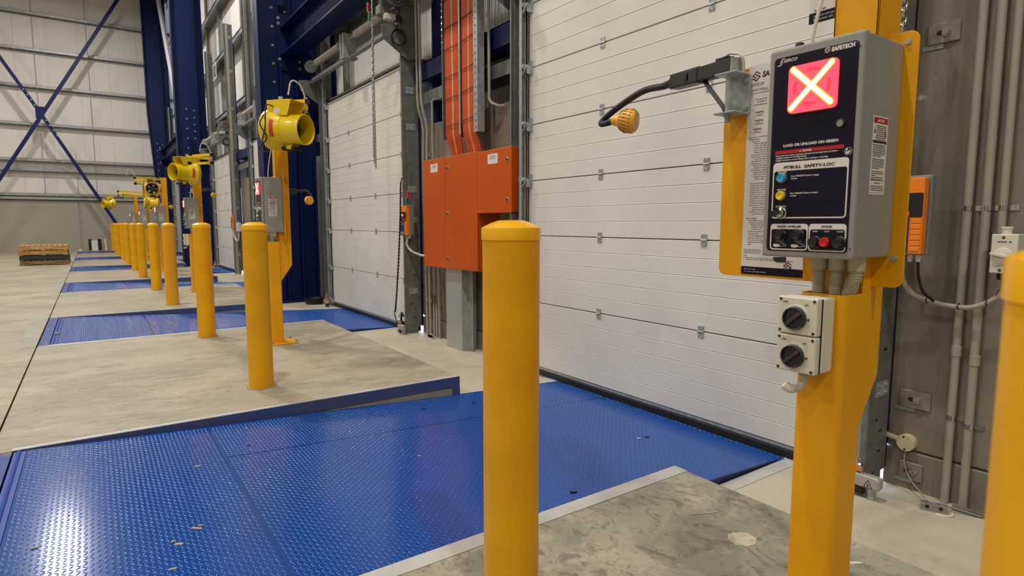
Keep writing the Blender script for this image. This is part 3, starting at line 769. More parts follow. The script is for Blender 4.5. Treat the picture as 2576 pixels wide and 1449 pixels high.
# ------------------------------------------------------------------ control station (built at dock 0, copied along the row)
ROOTS = []          # (root, label maker) of every thing that is repeated at each station
U_, V_, N_ = (0, -1, 0), (0, 0, 1), (-1, 0, 0)
SO = Vector((1.47, .73, 0))
XB, YB0, ZB0 = 1.36, .86, 1.022            # control box front plane, left edge, bottom
BWD, BHT, BDP = .215, .484, .190
FB = Fr((XB, YB0, ZB0), U_, V_, N_)

# post
cp = thing('control_post', (SO.x, SO.y, 0), 'nearest yellow steel control post at the right, carrying the grey box and lower switches', 'post', 'yellow control posts')
m = MB(); poly = [(1.532, .671), (1.532, .68), (1.41, .68)][:0]
def u_channel(x0, x1, y0, y1, th, r, z0, z1, m):
    # open-backed channel with rounded front corners
    out = [(x1, y0)] + [(x0 + r - r * math.sin(a * PI / 12), y0 + r - r * math.cos(a * PI / 12)) for a in range(7)] + [(x0 + r - r * math.cos(a * PI / 12), y1 - r + r * math.sin(a * PI / 12)) for a in range(7)] + [(x1, y1)]
    inn = [(x1, y0 + th)] + [(x0 + th, y0 + th)] * 7 + [(x0 + th, y1 - th)] * 7 + [(x1, y1 - th)]
    n = len(out)
    m.add([(x, y, z0) for x, y in out] + [(x, y, z0) for x, y in inn] + [(x, y, z1) for x, y in out] + [(x, y, z1) for x, y in inn],
          [(i, i + 1, 2 * n + i + 1, 2 * n + i) for i in range(n - 1)] + [(n + i + 1, n + i, 3 * n + i, 3 * n + i + 1) for i in range(n - 1)] +
          [(2 * n + i, 2 * n + i + 1, 3 * n + i + 1, 3 * n + i) for i in range(n - 1)] + [(0, 2 * n, 3 * n, n), (n - 1, 2 * n - 1, 4 * n - 1, 3 * n - 1)])
m = MB(); u_channel(1.40, 1.502, .672, .782, .005, .018, .012, .935, m); m.build('front_channel', M_YP, cp, smooth=True)
fxz = Fr((0, 0, 0), (1, 0, 0), (0, 0, 1), (0, 1, 0))
PP = [(1.500, .012), (1.512, .012), (1.512, .575), (1.612, .72), (1.612, 2.13), (1.500, 2.13)]
m = MB(); m.prism(PP, .684, .690, fxz)
m.prism(PP, .780, .786, fxz)
m.box(1.500, 1.506, .684, .786, .012, 2.13); m.box(1.50, 1.612, .684, .786, 2.125, 2.132)
m.build('rear_post', M_YP, cp, bevel=.002, seg=1)
MB().box(1.375, 1.625, .60, .85, 0, .012).build('base_plate', M_YP, cp, bevel=.002, seg=1)
m = MB()
for a in (1.395, 1.605):
    for b in (.62, .83): m.hexbolt((a, b, .012), (0, 0, 1), .011, .022)
b_ = m.build('anchor_bolt', M_GALVL, cp); b_['kind'] = 'stuff'
FP = Fr((1.545, 1.118, .948), U_, V_, N_)
pl_ = MB(FP); pl_.prism(rrect(0, .503, 0, .586, .022, 6), -.005, 0); pl_.build('mounting_plate', M_YP, cp, bevel=.0012, seg=1)
for (a, b, c_, r_, h_) in ((BWD + .008, BHT + .004, -BDP, .0068, .009), (BWD + .010, -.004, -BDP + .002, .0068, .008), (BWD + .036, .36, -BDP - .02, .006, .016)):
    m = MB(FB); m.hexbolt((a, b, c_), (0, 0, 1), r_, h_); m.build('bracket_bolt', M_GALVL, cp)
MB(FB).prism(rrect(BWD - .04, BWD + .026, -.014, .006, .004), -BDP - .001, -BDP + .002).build('bracket_lug', M_GALVD, cp)
ROOTS.append((cp, 'yellow steel control post, %s from the foreground'))

# control box
cb = thing('control_box', (XB + BDP / 2, YB0 - BWD / 2, ZB0), 'large grey control box with navy front panel and glowing red X, nearest the camera', 'control box', 'grey control boxes on yellow posts')
MB(FB).box(0, BWD, 0, BHT, -BDP + .0058, -.022).build('enclosure', M_ENC, cb, bevel=.004)
MB(FB).box(-.002, BWD + .002, -.002, BHT + .002, -.020, 0).build('box_door', M_ENC, cb, bevel=.006, seg=3)
lab = MB(FB).prism(rrect(.012, .205, .012, .466, .009), .0, .0007).build('front_label', M_NAVY, cb)
D1 = .0012
# white frames
m = MB(FB)
def frame(u0, u1, v0, v1, head, r=.008, w=.0028):
    o_ = rrect(u0, u1, v0, v1, r, 5); i_ = rrect(u0 + w, u1 - w, v0 + w, v1 - head, r * .7, 5); m.ring(o_, i_, .0004, D1)
frame(.021, .198, .090, .222, .020)
frame(.021, .1145, .015, .077, .0125); frame(.1165, .201, .0145, .077, .0125)
m.build('panel_frame', M_WHITE, lab)
m = MB(FB); text(m, 'PITBULL', FB, .048, .2065, .0066, width=.043, d=.0016, bold=.04); text(m, '®', FB, .0918, .2115, .0016, d=.0016); text(m, 'SAFETY-LOC', FB, .0975, .2065, .0066, width=.070, d=.0016, bold=.04); text(m, '®', FB, .1682, .2115, .0016, d=.0016)
text(m, 'DOCK LEVELLER', FB, .068, .0685, .0046, width=.060, d=.0016, align='C', bold=.045); text(m, 'DOOR', FB, .158, .0685, .0046, width=.024, d=.0016, align='C', bold=.045)
m.build('dark_lettering', M_NAVY, lab)
m = MB(FB)
text(m, 'LOAD OR UNLOAD ON GREEN', FB, .108, .2580, .0056, width=.128, align='C', d=.0011, bold=.045)
text(m, 'SAFETECH', FB, .146, .4545, .0085, width=.050, d=.0011, bold=.06, shear=.05); text(m, '™', FB, .1975, .459, .003, d=.0011)
text(m, 'SERCO', FB, .0345, .4535, .0068, width=.033, d=.0011, bold=.02, shear=.25)
m.stroke([(.020, .4485), (.0265, .4495), (.029, .461), (.036, .4635)], .0016, .0005, .0011); m.stroke([(.0245, .4475), (.0305, .4500), (.032, .460)], .0013, .0005, .0011)
ss = .0125; ou, ov = .131, .4535
m.stroke([(ou + .95 * ss, ov + .72 * ss), (ou + .52 * ss, ov + ss), (ou + .05 * ss, ov + .6 * ss), (ou + .45 * ss, ov + .34 * ss)], ss * .11, .0005, .0011)
m.stroke([(ou + .42 * ss, ov + .68 * ss), (ou + .95 * ss, ov + .42 * ss), (ou + .5 * ss, ov), (ou + .05 * ss, ov + .28 * ss)], ss * .11, .0005, .0011)
for (s_, u, v, h, w, al) in [
    ('• Ensure air from trailer suspension dumped and parking brake set before', .024, .2365, .0034, .148, 'L'),
    ('engaging restraint or chocking wheels.', .0265, .2315, .0034, .076, 'L'),
    ('• Engage restraint or chock wheels before loading or unloading.', .024, .2258, .0034, .128, 'L'),
    ('ENGAGE', .0445, .1975, .0036, .0215, 'C'), ('RELEASE', .0445, .1565, .0036, .0225, 'C'), ('OVERRIDE', .0445, .1165, .0036, .0265, 'C'),
    ('Press "ENGAGE" Button to engage', .067, .187, .0034, .066, 'L'), ('restraint.', .067, .1815, .0034, .0155, 'L'),
    ('Press "RELEASE" Button to release', .067, .147, .0034, .066, 'L'), ('restraint.', .067, .1415, .0034, .0155, 'L'),
    ('OPEN', .131, .0585, .0029, .012, 'C'), ('STOP', .158, .0585, .0029, .0115, 'C'), ('CLOSE', .187, .0585, .0029, .0145, 'C')]:
    text(m, s_, FB, u, v, h, width=w, align=al, d=.0011, bold=.025)
text(m, 'DANGER', FB, .103, .2432, .0046, width=.022, align='C', d=.0018, bold=.02)
# lorry and ramp pictograms
for u in (.030, .0755):
    m.prism([(u, .0285), (u + .014, .0285), (u + .017, .0265), (u + .017, .0225), (u, .0225)], .0005, .0011)
    for c_ in (.006, .0105): m.ring(circ(u + c_, .0235, .0024, 12), circ(u + c_, .0235, .0012, 12), .0005, .0014)
    m.stroke([(u + .017, .0235), (u + .032, .0245), (u + .0315, .0275), (u + .015, .033)], .0008, .0005, .0011)
# book-reading pictogram
m.ring(circ(.2005 - .006, .2345, .0082, 24), circ(.2005 - .006, .2345, .0076, 24), .0005, .0011)
m.prism(circ(.1915, .2385, .0022, 12), .0005, .0011); m.prism([(.1895, .2355), (.1945, .2335), (.1965, .2365), (.2005, .2355), (.1985, .2325), (.1955, .2295), (.1900, .2285)], .0005, .0011)
text(m, 'DOCK RAISE', FB, .0465, .0345, .0022, width=.020, align='C', d=.0011, res=1)
text(m, 'LIP RAISE', FB, .092, .0345, .0022, width=.016, align='C', d=.0011, res=1)
m.build('white_lettering', M_WHITE, lab)
MB(FB).box(.024, .185, .2418, .2500, .0005, .0012).build('red_bar', M_REDP, lab)
MB(FB).prism([(.0840, .2435), (.0895, .2435), (.08675, .2475)], .0012, .0017).build('yellow_triangle', M_YBTN, lab)
# glowing X
lens = MB(FB).prism(rrect(.0535, .1665, .3320, .4385, .011), .001, .010).build('signal_lens', M_XR, cb, bevel=.002)
cu_, cv_ = .110, .386
m = MB(FB)
for a in range(4):
    seg_ = [(cu_ + .040 * math.cos(math.radians(t_)), cv_ + .038 * math.sin(math.radians(t_))) for t_ in range(a * 90 - 22, a * 90 + 23, 9)]
    m.stroke(seg_, .008, .0097, .0103)
m.ring(circ(cu_, cv_, .0365, 32), circ(cu_, cv_, .0355, 32), .0097, .0103)
m.build('lens_ring', M_XR2, lens)
def capsule(a, b, r, d0, d1, m):
    a = Vector(a); b = Vector(b); t = (b - a).normalized(); ang = math.atan2(t.y, t.x); P = []
    for i in range(9): P.append((b.x + r * math.cos(ang - PI / 2 + i * PI / 8), b.y + r * math.sin(ang - PI / 2 + i * PI / 8)))
    for i in range(9): P.append((a.x + r * math.cos(ang + PI / 2 + i * PI / 8), a.y + r * math.sin(ang + PI / 2 + i * PI / 8)))
    m.prism(P, d0, d1)
for (nm, rr, d1_, mm) in (('cross_glow', .0084, .0105, M_XO2), ('cross_halo', .0066, .0109, M_XO), ('cross_bar', .0044, .0113, M_XW)):
    for (a, b) in (((.0650, .4300), (.1545, .3450)), ((.0640, .3430), (.1535, .4300))):
        m = MB(FB); capsule(a, b, rr, .0098, d1_, m); m.build(nm, mm, lens)
m = MB(FB); m.lathe((.1755, .2955, .0005), (0, 0, 1), [(0, .0105), (.003, .0100), (.004, .008), (.0045, .0078)], 24); lk = m.build('lock', M_BLK, cb, smooth=True)
m = MB(FB); m.lathe((.1755, .2955, .004), (0, 0, 1), [(0, .007), (.002, .0068), (.0022, .0)], 24); m.build('lock_core', M_CHR, lk, smooth=True)
def button(name, u, v, r, mm, bez, h=.012, lbl=None):
    b = MB(FB).lathe((u, v, .0005), (0, 0, 1), [(0, r * 1.16), (.004, r * 1.16), (.006, r * 1.02), (h * .7, r * 1.02), (h * .7, r * .86)], 24).build(name, bez, cb, smooth=True)
    if lbl: b['label'] = lbl
    MB(FB).lathe((u, v, .004), (0, 0, 1), [(0, r * .9), (h - .003, r * .92), (h, r * .8), (h - .0015, r * .35), (h - .0015, .0)], 24).build('button_cap', mm, b, smooth=True)
button('push_button', .0455, .1855, .0112, M_CYAN, M_CHR, .009, lbl='light blue button in chrome bezel')
button('push_button', .0455, .1440, .0112, M_YBTN, M_CHR, .009, lbl='yellow button in chrome bezel')
button('push_button', .0495, .0500, .0118, M_BTN, M_BLK, .015); button('push_button', .0945, .0505, .0118, M_BTN, M_BLK, .015)
button('push_button', .1345, .0350, .0122, M_BTN, M_BLK, .017); button('push_button', .1610, .0360, .0112, M_RBTN, M_BLK, .018, lbl='red button'); button('push_button', .1895, .0350, .0125, M_BTN, M_BLK, .017)
ks = MB(FB).lathe((.0475, .1025, .0005), (0, 0, 1), [(0, .0135), (.003, .0135), (.004, .011), (.012, .0105), (.014, .0085), (.014, .004), (.019, .004)], 24).build('key_switch', M_CHR, cb, smooth=True)
MB(FB).lathe((.0475, .1025, .005), (0, 0, 1), [(0, .0112), (.006, .0112), (.007, .010)], 24).build('switch_collar', M_BLK, ks, smooth=True)
m = MB(FB); m.prism([(.0455, .1045), (.0465, .1005), (.0495, .1005), (.0485, .1045)], .019, .027); m.build('key_blade', M_CHR, ks)
fk = Fr(FB.p(.0475, .1025, .030), (.55, -.3, .25), (0, .3, 1), (-.5, -.7, .2))
m = MB(); m.fr = fk; m.prism(rrect(-.012, .012, -.007, .007, .004), -.002, .002); m.build('key_head', M_BLK, ks)
m = MB(FB); m.prism(circ(BWD - .008, .452, .0016, 8), .0, .0006); m.prism(circ(BWD - .005, .022, .0016, 8), .0, .0006); m.build('door_screw', M_DARK, cb)
# danger label on the right side of the box
FS = Fr((XB, YB0 - BWD - .0005, ZB0), (1, 0, 0), (0, 0, 1), (0, -1, 0))
ds = MB(FS).box(.058, .128, .142, .314, -.0002, .0006).build('warning_label', M_PAPER, cb)
MB(FS).box(.061, .125, .2985, .311, .0006, .0010).build('danger_band', M_REDP, ds)
m = MB(FS); text(m, 'DANGER', FS, .097, .3018, .006, width=.024, align='C', d=.0013, bold=.02); m.prism([(.078, .3015), (.085, .3015), (.0815, .308)], .0010, .0013); m.build('danger_lettering', M_WHITE, ds)
m = MB(FS); rnd = random.Random(5); v = .292
for i in range(8): words(m, FS, .071 + rnd.uniform(0, .004), v, .046, .0028, .0010, i); v -= .0042
m.box(.060, .125, v - .003, v + .0025, .0006, .0010); v -= .008
for i in range(7): words(m, FS, .063, v, .058, .0028, .0010, 20 + i, .7 if i == 6 else 1); v -= .0040
v -= .003
for i in range(6): words(m, FS, .063, v, .056, .0028, .0010, 40 + i, .6 if i == 5 else 1); v -= .0040
v -= .003
for i in range(5): words(m, FS, .063, v, .054, .0028, .0010, 60 + i, .3 if i == 2 else 1); v -= .0044
m.box(.060, .126, .1735, .1742, .0006, .0010); m.box(.060, .126, .1455, .1461, .0006, .0010)
for i, vv in enumerate((.167, .160, .1555, .151)): words(m, FS, .078 if i == 0 else .063, vv, .03 if i == 0 else .058, .0028, .0010, 80 + i)
m.prism([(.1155, .268), (.1185, .268), (.1195, .276), (.1175, .286), (.1155, .280)], .0006, .0011)
m.ring([(.062, .2765), (.072, .2765), (.067, .290)], [(.0635, .2772), (.0705, .2772), (.067, .2878)], .0006, .0010)
m.build('warning_text', M_INK, ds)
MB(FS).prism(circ(.067, .2805, .002, 10), .0006, .0012).build('red_symbol', M_REDP, ds)
ROOTS.append((cb, 'grey control box with glowing red X, %s from the foreground'))

# flexible conduits from the box down into the post
for i, (u, pts, s_) in enumerate([(.101, [(.101, -.022, -.085), (.101, -.10, -.085), (.100, -.16, -.085)], 'left'), (.143, [(.143, -.022, -.085), (.142, -.10, -.085), (.141, -.16, -.088)], 'middle'), (.187, [(.187, -.022, -.085), (.184, -.045, -.086), (.166, -.090, -.094), (.156, -.125, -.10), (.154, -.165, -.10)], 'right-hand curving')]):
    base = FB.p(u, -.16, -.09)
    t = thing('flexible_conduit', base, '%s beige corrugated conduit under the nearest grey control box' % s_, 'conduit', 'corrugated conduits under the control box')
    MB(FB).corr(pts, .0158, .0052, 14).build('corrugated_hose', M_CREAM if False else mat('conduit_beige', S(186, 176, 152), .45), t, smooth=False)
    MB(FB).lathe((u, 0, -.085), (0, -1, 0), [(0, .0190), (.022, .0190), (.024, .018), (.032, .018)], 18).build('gland', mat('gland_beige', S(178, 170, 148), .4), t, smooth=True)
    ROOTS.append((t, s_ + ' corrugated conduit under the control box, %s from the foreground'))
# twin isolators on the post front
ZI = .755
iso = thing('isolator_box', (1.36, .745, ZI), 'cream twin isolator with two black rotary switches on the nearest post', 'isolator', 'twin isolators on the posts')
FI = Fr((1.322, .788, ZI), U_, V_, N_)
m = MB(FI); m.box(.002, .096, .0, .176, -.076, -.024); m.build('back_box', M_CREAM, iso, bevel=.006, seg=3)
m = MB(FI); m.box(.0035, .0945, .0015, .1745, -.025, -.0215); m.build('seal', M_DARK, iso)
for j, v0 in enumerate((.0, .089)):
    f = MB(FI).box(0, .094, v0, v0 + .087, -.022, 0).build('switch_face', M_CREAM, iso, bevel=.004, seg=3)
    m = MB(FI)
    for a in (.007, .087):
        for b in (.007, .080): m.lathe((a, v0 + b, -.001), (0, 0, 1), [(0, .0037), (.0016, .0037), (.0018, .003), (.0010, .0016), (.0010, 0)], 12)
    m.build('screw', mat('screw_bronze', S(84, 76, 60), .5, .3), f)
    MB(FI).lathe((.0455, v0 + .040, .0), (0, 0, 1), [(0, .0295), (.0015, .0295), (.002, .029)], 28).build('dial_ring', M_CREAM, f, smooth=True)
    MB(FI).lathe((.0445, v0 + .038, .001), (0, 0, 1), [(0, .0270), (.010, .0270), (.0115, .0250), (.0105, .0235), (.005, .0230), (.005, 0)], 32).build('rotary_switch', M_OGREY if False else mat('switch_black', S(34, 34, 38), .4), f, smooth=True)
    fh = Fr(FI.p(.0445, v0 + .038, .006), (0, -.74, .67), (0, .67, .74), N_)
    m = MB(fh); m.box(-.0230, .0230, -.0045, .0045, 0, .0065); m.build('switch_handle', mat('handle_grey', S(48, 48, 52), .4), f, bevel=.0015)
    MB(fh).box(.012, .018, -.0012, .0012, .0064, .0068).build('red_mark', M_REDP, f)
    m = MB(FI); m.prism([(.072, v0 + .038), (.077, v0 + .0355), (.077, v0 + .0405)], .0005, .004)
    text(m, 'OFF', FI, .019, v0 + .0720, .0048, width=.0125, align='C', d=.0008, bold=.02); text(m, 'ON', FI, .0690, v0 + .0690, .0048, width=.0085, align='C', d=.0008, bold=.02)
    text(m, '0', FI, .019, v0 + .0795, .0026, align='C', d=.0008, res=1); text(m, 'I', FI, .069, v0 + .0767, .0026, align='C', d=.0008, res=1)
    m.build('lettering', M_INK, f)
ROOTS.append((iso, 'cream twin isolator with black rotary switches on the post, %s from the foreground'))
t = thing('conduit_elbow', FI.p(.05, -.05, -.04), 'short cream corrugated elbow curling under the nearest twin isolator', 'conduit', 'curled elbows under the isolators')
MB(FI).corr([(.052, -.008, -.038), (.052, -.026, -.036), (.047, -.040, -.030), (.036, -.046, -.022)], .0105, .0042, 12).build('corrugated_hose', mat('conduit_cream', S(206, 198, 176), .45), t)
m = MB(FI); m.tube(smooth_path([(.037, -.0455, -.022), (.028, -.044, -.014), (.018, -.034, -.008)], 5), .0112, 12, rf=lambda i: .0112 if i < 8 else .0112 * (1 - ((i - 8) / 2.2) ** 2 * .5) if i < 10 else .004); m.build('hose_end', M_CREAM, t, smooth=True)
MB(FI).lathe((.052, 0, -.038), (0, -1, 0), [(0, .0125), (.012, .0125)], 16).build('gland', M_PVC, t, smooth=True)
ROOTS.append((t, 'short cream corrugated elbow under the twin isolator, %s from the foreground'))

# instruction sheet behind the box
FQ = Fr((1.5445, 1.040, .955), U_, V_, N_)
ps = thing('instruction_sheet', (1.5445, .95, .955), 'white dock operation instruction sheet fixed behind the nearest grey control box', 'sign', 'instruction sheets behind the control boxes')
MB(FQ).box(0, .185, 0, .582, 0, .0012).build('sheet', M_PAPER, ps)
MB(FQ).box(0, .185, 0, .022, .0012, .0016).build('navy_footer', M_NAVY, ps)
mt = MB(FQ); mb_ = MB(FQ); mw = MB(FQ)
logo(mt, mb_, FQ, .012, .540, .024, .0018)
text(mb_, 'SA', FQ, .042, .547, .0145, width=.022, d=.0016, bold=.04, shear=.1)
text(mb_, 'DOCK OP', FQ, .010, .526, .0078, width=.038, d=.0016, bold=.01)
text(mb_, '(WITH PITBULL', FQ, .010, .5115, .0064, width=.052, d=.0016)
mb_.box(.004, .180, .5058, .5066, .0012, .0016)
text(mb_, 'The safety prog', FQ, .024, .4865, .0040, width=.034, d=.0016, bold=.02, res=1); text(mb_, 'underside of', FQ, .029, .4800, .0040, width=.028, d=.0016, bold=.02, res=1); text(mb_, 'Only authorised p', FQ, .021, .4722, .0040, width=.040, d=.0016, bold=.02, res=1)
for j, v in enumerate((.444, .421, .398)):
    u0 = .024 if j < 2 else .019
    mb_.box(u0, u0 + .026, v + .0095, v + .011, .0012, .0016); mb_.box(u0, u0 + .027, v - .0005, v, .0012, .0016); mb_.box(u0 + .0245, u0 + .0255, v + .004, v + .0095, .0012, .0016)
    for c_ in (.009, .0175): mb_.ring(circ(u0 + c_, v + .0048, .0042, 16), circ(u0 + c_, v + .0048, .0035, 16), .0012, .0016)
mb_.box(.009, .016, .4015, .4022, .0012, .0016)
mb_.box(.004, .180, .3855, .3862, .0012, .0016)
v = .3785
lines = [('Normal Operation', 0, 1), ('When Vacant', .009, 0), ('External Traffic Light', .017, 0), ('Control Panel Light', .017, 0), ('Pit Bull truck restraint', .017, 0), ('Dock Leveller is stored', .017, 0), ('Warehouse Door is clo', .017, 0),
         ('Dock receives truck. Truck', .008, 0), ('The Truck Sensor detects', .008, 0), ('Control Panel Light', .017, 0), ('After predetermined set ti', .008, 0), ('engage the undercar bar', .008, 0), ('External Traffic Light', .017, 0), ('Control Panel Light', .017, 0),
         ('If Truck Restraint engaged', .008, 0), ('External Traffic Light', .017, 0), ('Control Panel Light fl', .017, 0), ('The Dock Operator', .017, 0), ('(Refer to Lights', .023, 0), ('', 0, 0), ('Operator opens Warehouse', .008, 0), ('Operator opens and secure', .008, 0), ('Operator raises the Dock L', .008, 0), ('Leveller lip. Upon releasing', .008, 0),
         ('until lip rests in truck.', .008, 0), ('Goods are ready to be loa', .008, 0), ('When complete, Operator', .008, 0), ('closes and secures truck', .008, 0), ('Operator closes the Ware', .008, 0), ('The Operator disengages', .008, 0), ('button on the Control Panel', .008, 0), ('Control Panel Light tu', .017, 0), ('External Traffic Light', .017, 0),
         ('Truck leaves dock. When T', .008, 0), ('Control Panel Light tu', .017, 0), ('', 0, 0), ('Lights Only Mode', 0, 1), ('If the Pit Bull’s automatic ro', .008, 0), ('overridden by turning the k', .008, 0), ('External Traffic Light', .017, 0), ('Control Panel Light', .017, 0), ('as a caution mode.', .017, 0), ('Operator can operate the', .008, 0), ('normal procedure.', .008, 0), ('Once the loading/unloading', .008, 0), ('truck doors closed and', .008, 0),
         ('Release the truck by whatever', .008, 0), ('Disengage the truck restraint', .008, 0), ('above.', .008, 0), ('', 0, 0)]
step = (.3785 - .072) / len(lines)
for i, (s_, ind, bd) in enumerate(lines):
    if s_: text(mb_, s_, FQ, .010 + ind, v, .0032, d=.0016, res=1, bold=.02)
    if ind > .01 and s_: mb_.box(.010 + ind - .005, .010 + ind - .0035, v + .001, v + .0016, .0012, .0016)
    v -= step
for s_, u, v in [('***In the lights only mode, the', .006, .069), ('removing the keys from the dire', .006, .0645), ('confirmed via the client’s own', .006, .060), ('NOTE', .006, .052), ('1)  When a truck has to back into the loading dock with its door', .006, .0462), ('responsible to check for sufficient clearance between closed doors and equipment.', .014, .0415)]:
    text(mb_, s_, FQ, u, v, .0030, d=.0016, res=1, bold=.02)
mb_.prism([(.098, .052), (.102, .0415), (.110, .0385), (.136, .0385), (.137, .046), (.136, .055)], .0016, .0019)
s2 = .023; logo(mt, mb_, FQ, .130, .0165, s2, .0024)
text(mw, 'safetech.com.au', FQ, .010, .0135, .0040, d=.0020, res=1); text(mw, 'For service call: 1800 674 366', FQ, .010, .0062, .0040, d=.0020, res=1)
mt.build('maroon_print', M_MAROON, ps); mb_.build('black_print', M_INK, ps); mw.build('footer_lettering', M_WHITE, ps)
ROOTS.append((ps, 'white instruction sheet behind the control box, %s from the foreground'))
# upper sign
FU = Fr((1.525, .862, 1.600), U_, V_, N_)
us = thing('upper_sign', (1.525, .78, 1.6), 'white sign with a navy lower band high on the nearest yellow post', 'sign', 'upper signs on the yellow posts')
MB(FU).box(0, .165, 0, .30, 0, .0015).build('sheet', M_PAPER, us); MB(FU).box(0, .165, 0, .026, .0015, .0019).build('navy_band', M_NAVY, us)
mw = MB(FU); text(mw, 'safetech.com.au', FU, .012, .0150, .0055, d=.0023, res=1); text(mw, 'For service call: 1800 674 366', FU, .012, .0060, .0055, d=.0023, res=1); mw.build('band_lettering', M_WHITE, us)
m = MB(FU); words(m, FU, .012, .030, .03, .0035, .0019, 3)
for j in range(6):
    for q in range(3): words(m, FU, .02, .26 - j * .036 - q * .008, .12, .006, .0019, 100 + j * 3 + q)
m.build('sign_print', M_INK, us)
ROOTS.append((us, 'white sign with navy band high on the yellow post, %s from the foreground'))
# white supply cable rising from the box
t = thing('supply_cable', (1.46, .80, 1.5), 'thin pale cable rising from the top of the nearest grey control box', 'cable', 'pale cables above the control boxes')
MB().tube(smooth_path([(1.465, .82, 1.50), (1.465, .815, 1.56), (1.475, .80, 1.66), (1.50, .79, 1.80), (1.515, .79, 1.95)], 6), .0042, 8).build('cable', M_PVCL, t, smooth=True)
ROOTS.append((t, 'thin pale cable rising from the control box top, %s from the foreground'))
# black gland and loop seen on top of box
t = thing('cable_gland', (1.42, .70, 1.506), 'black cable gland on the top of the nearest control box', 'gland', 'glands on the control boxes')
MB().lathe((1.44, .835, 1.5055), (0, 0, 1), [(0, .018), (.012, .018), (.016, .012), (.03, .010)], 8).build('gland_nut', M_BLK, t)
ROOTS.append((t, 'black cable gland on top of the control box, %s from the foreground'))

# dock light: bracket, square arm, gooseneck, lamp
dl = thing('dock_light', (1.50, 1.05, 1.46), 'black swing-arm dock light with yellow slotted lamp head on the nearest post', 'lamp', 'swing-arm dock lights')
m = MB()
m.box(1.535, 1.541, 1.030, 1.100, 1.405, 1.515); m.box(1.468, 1.541, 1.030, 1.100, 1.405, 1.411); m.box(1.468, 1.541, 1.030, 1.100, 1.512, 1.518)
m.build('bracket', M_GALVL, dl, bevel=.002, seg=1)
m = MB(); m.cyl((1.495, 1.070, 1.411), (1.495, 1.070, 1.512), .0085, n=14); m.build('pivot_pin', M_GALVL, dl, smooth=True)
m = MB(); m.hexbolt((1.495, 1.070, 1.405), (0, 0, -1), .009, .022); m.hexbolt((1.535, 1.042, 1.498), (-1, 0, 0), .008, .008); m.hexbolt((1.535, 1.042, 1.425), (-1, 0, 0), .009, .010)
m.build('bolt', M_GALVL, dl)
A0 = Vector((1.515, 1.062, 1.543)); A1 = Vector((1.700, 1.452, 1.590)); ad = (A1 - A0).normalized()
side = ad.cross(Vector((0, 0, 1))).normalized(); upv = side.cross(ad)
FA = Fr(A0, side, upv, ad); LA = (A1 - A0).length
MB(FA).box(-.019, .019, -.021, .021, 0, LA * .72).build('square_arm', M_RUB, dl, bevel=.003)
MB(FA).box(-.018, .018, -.020, .020, -.004, .0005).build('arm_cap', M_GALVL, dl)
MB(FA).box(-.022, .022, -.026, .024, LA * .45, LA * .93).build('arm_sleeve', M_BLK, dl, bevel=.006)
m = MB(FA); m.box(-.014, .014, .022, .03, .04, .10); m.box(-.026, -.022, -.012, .012, LA * .6, LA * .6 + .02); m.build('arm_switch', M_BLK, dl, bevel=.003)
m = MB(FA); m.lathe((0, 0, LA * .9), (0, 0, 1), [(0, .020), (.03, .018), (.05, .012), (.09, .0105)], 16); m.build('arm_nose', M_RUB, dl, smooth=True)
m = MB(); m.tube([FA.p(0, -.02, LA * .42), FA.p(0, -.03, LA * .40), (1.500, 1.085, 1.425), (1.495, 1.078, 1.416)], .009, 4); m.build('strut', M_RUB, dl)
HD = Vector((1.757, 1.705, 1.514))
m = MB(); gp = smooth_path([FA.p(0, 0, LA + .01), FA.p(0, -.004, LA + .06), (1.762, 1.640, 1.603), (1.775, 1.775, 1.570), (1.780, 1.865, 1.535), (1.765, 1.872, 1.512), (1.748, 1.820, 1.506), (1.748, 1.775, 1.510)], 8)
m.tube(gp, .0125, 12); m.build('gooseneck', M_RUB, dl, smooth=True)
hax = Vector((.42, -.88, -.12)).normalized(); h0 = Vector((1.742, 1.785, 1.512))
head = MB().lathe(h0, hax, [(0, .016), (.006, .02), (.022, .022), (.03, .030), (.052, .044), (.078, .047), (.094, .044), (.102, .036), (.104, .0)], 32).build('lamp_head', M_LAMP, dl, smooth=True)
m = MB(); _, ha, hb = ortho(hax)
for i in range(20):
    a = 2 * PI * i / 20
    rr_ = ha * math.cos(a) + hb * math.sin(a); a2 = a + .28; rr2 = ha * math.cos(a2) + hb * math.sin(a2)
    m.tube([h0 + hax * .036 + rr_ * .0345, h0 + hax * .055 + rr_.lerp(rr2, .4).normalized() * .0455, h0 + hax * .088 + rr2 * .0462], .0016, 4)
m.build('slot', mat('lamp_slot', S(120, 66, 24), .7), head)
m = MB(); m.tube(smooth_path([FA.p(0, .026, .07), FA.p(.0, .036, .05), FA.p(0, .034, .02), FA.p(.008, .02, -.014), (1.532, 1.048, 1.51)], 6), .004, 8); m.build('lamp_cable', M_PVCL, dl, smooth=True)
ROOTS.append((dl, 'black swing-arm dock light with yellow lamp head, %s from the foreground'))

index_children()
SDX = [0, -.115, -.125, -.135, -.15, -.16]; SDY = [0, 4.98, 10.1, 15.15, 20.2, 25.25]
for k in range(1, 6):
    for r, fmt in ROOTS:
        dz, rz = 0, None
        if r is dl: dz, rz = (-.16, -.45) if k == 1 else (.09, -.25) if k == 2 else (0, .0)
        copy_tree(r, r.location + Vector((SDX[k], SDY[k], dz)), fmt % ORD[k], rz=rz)

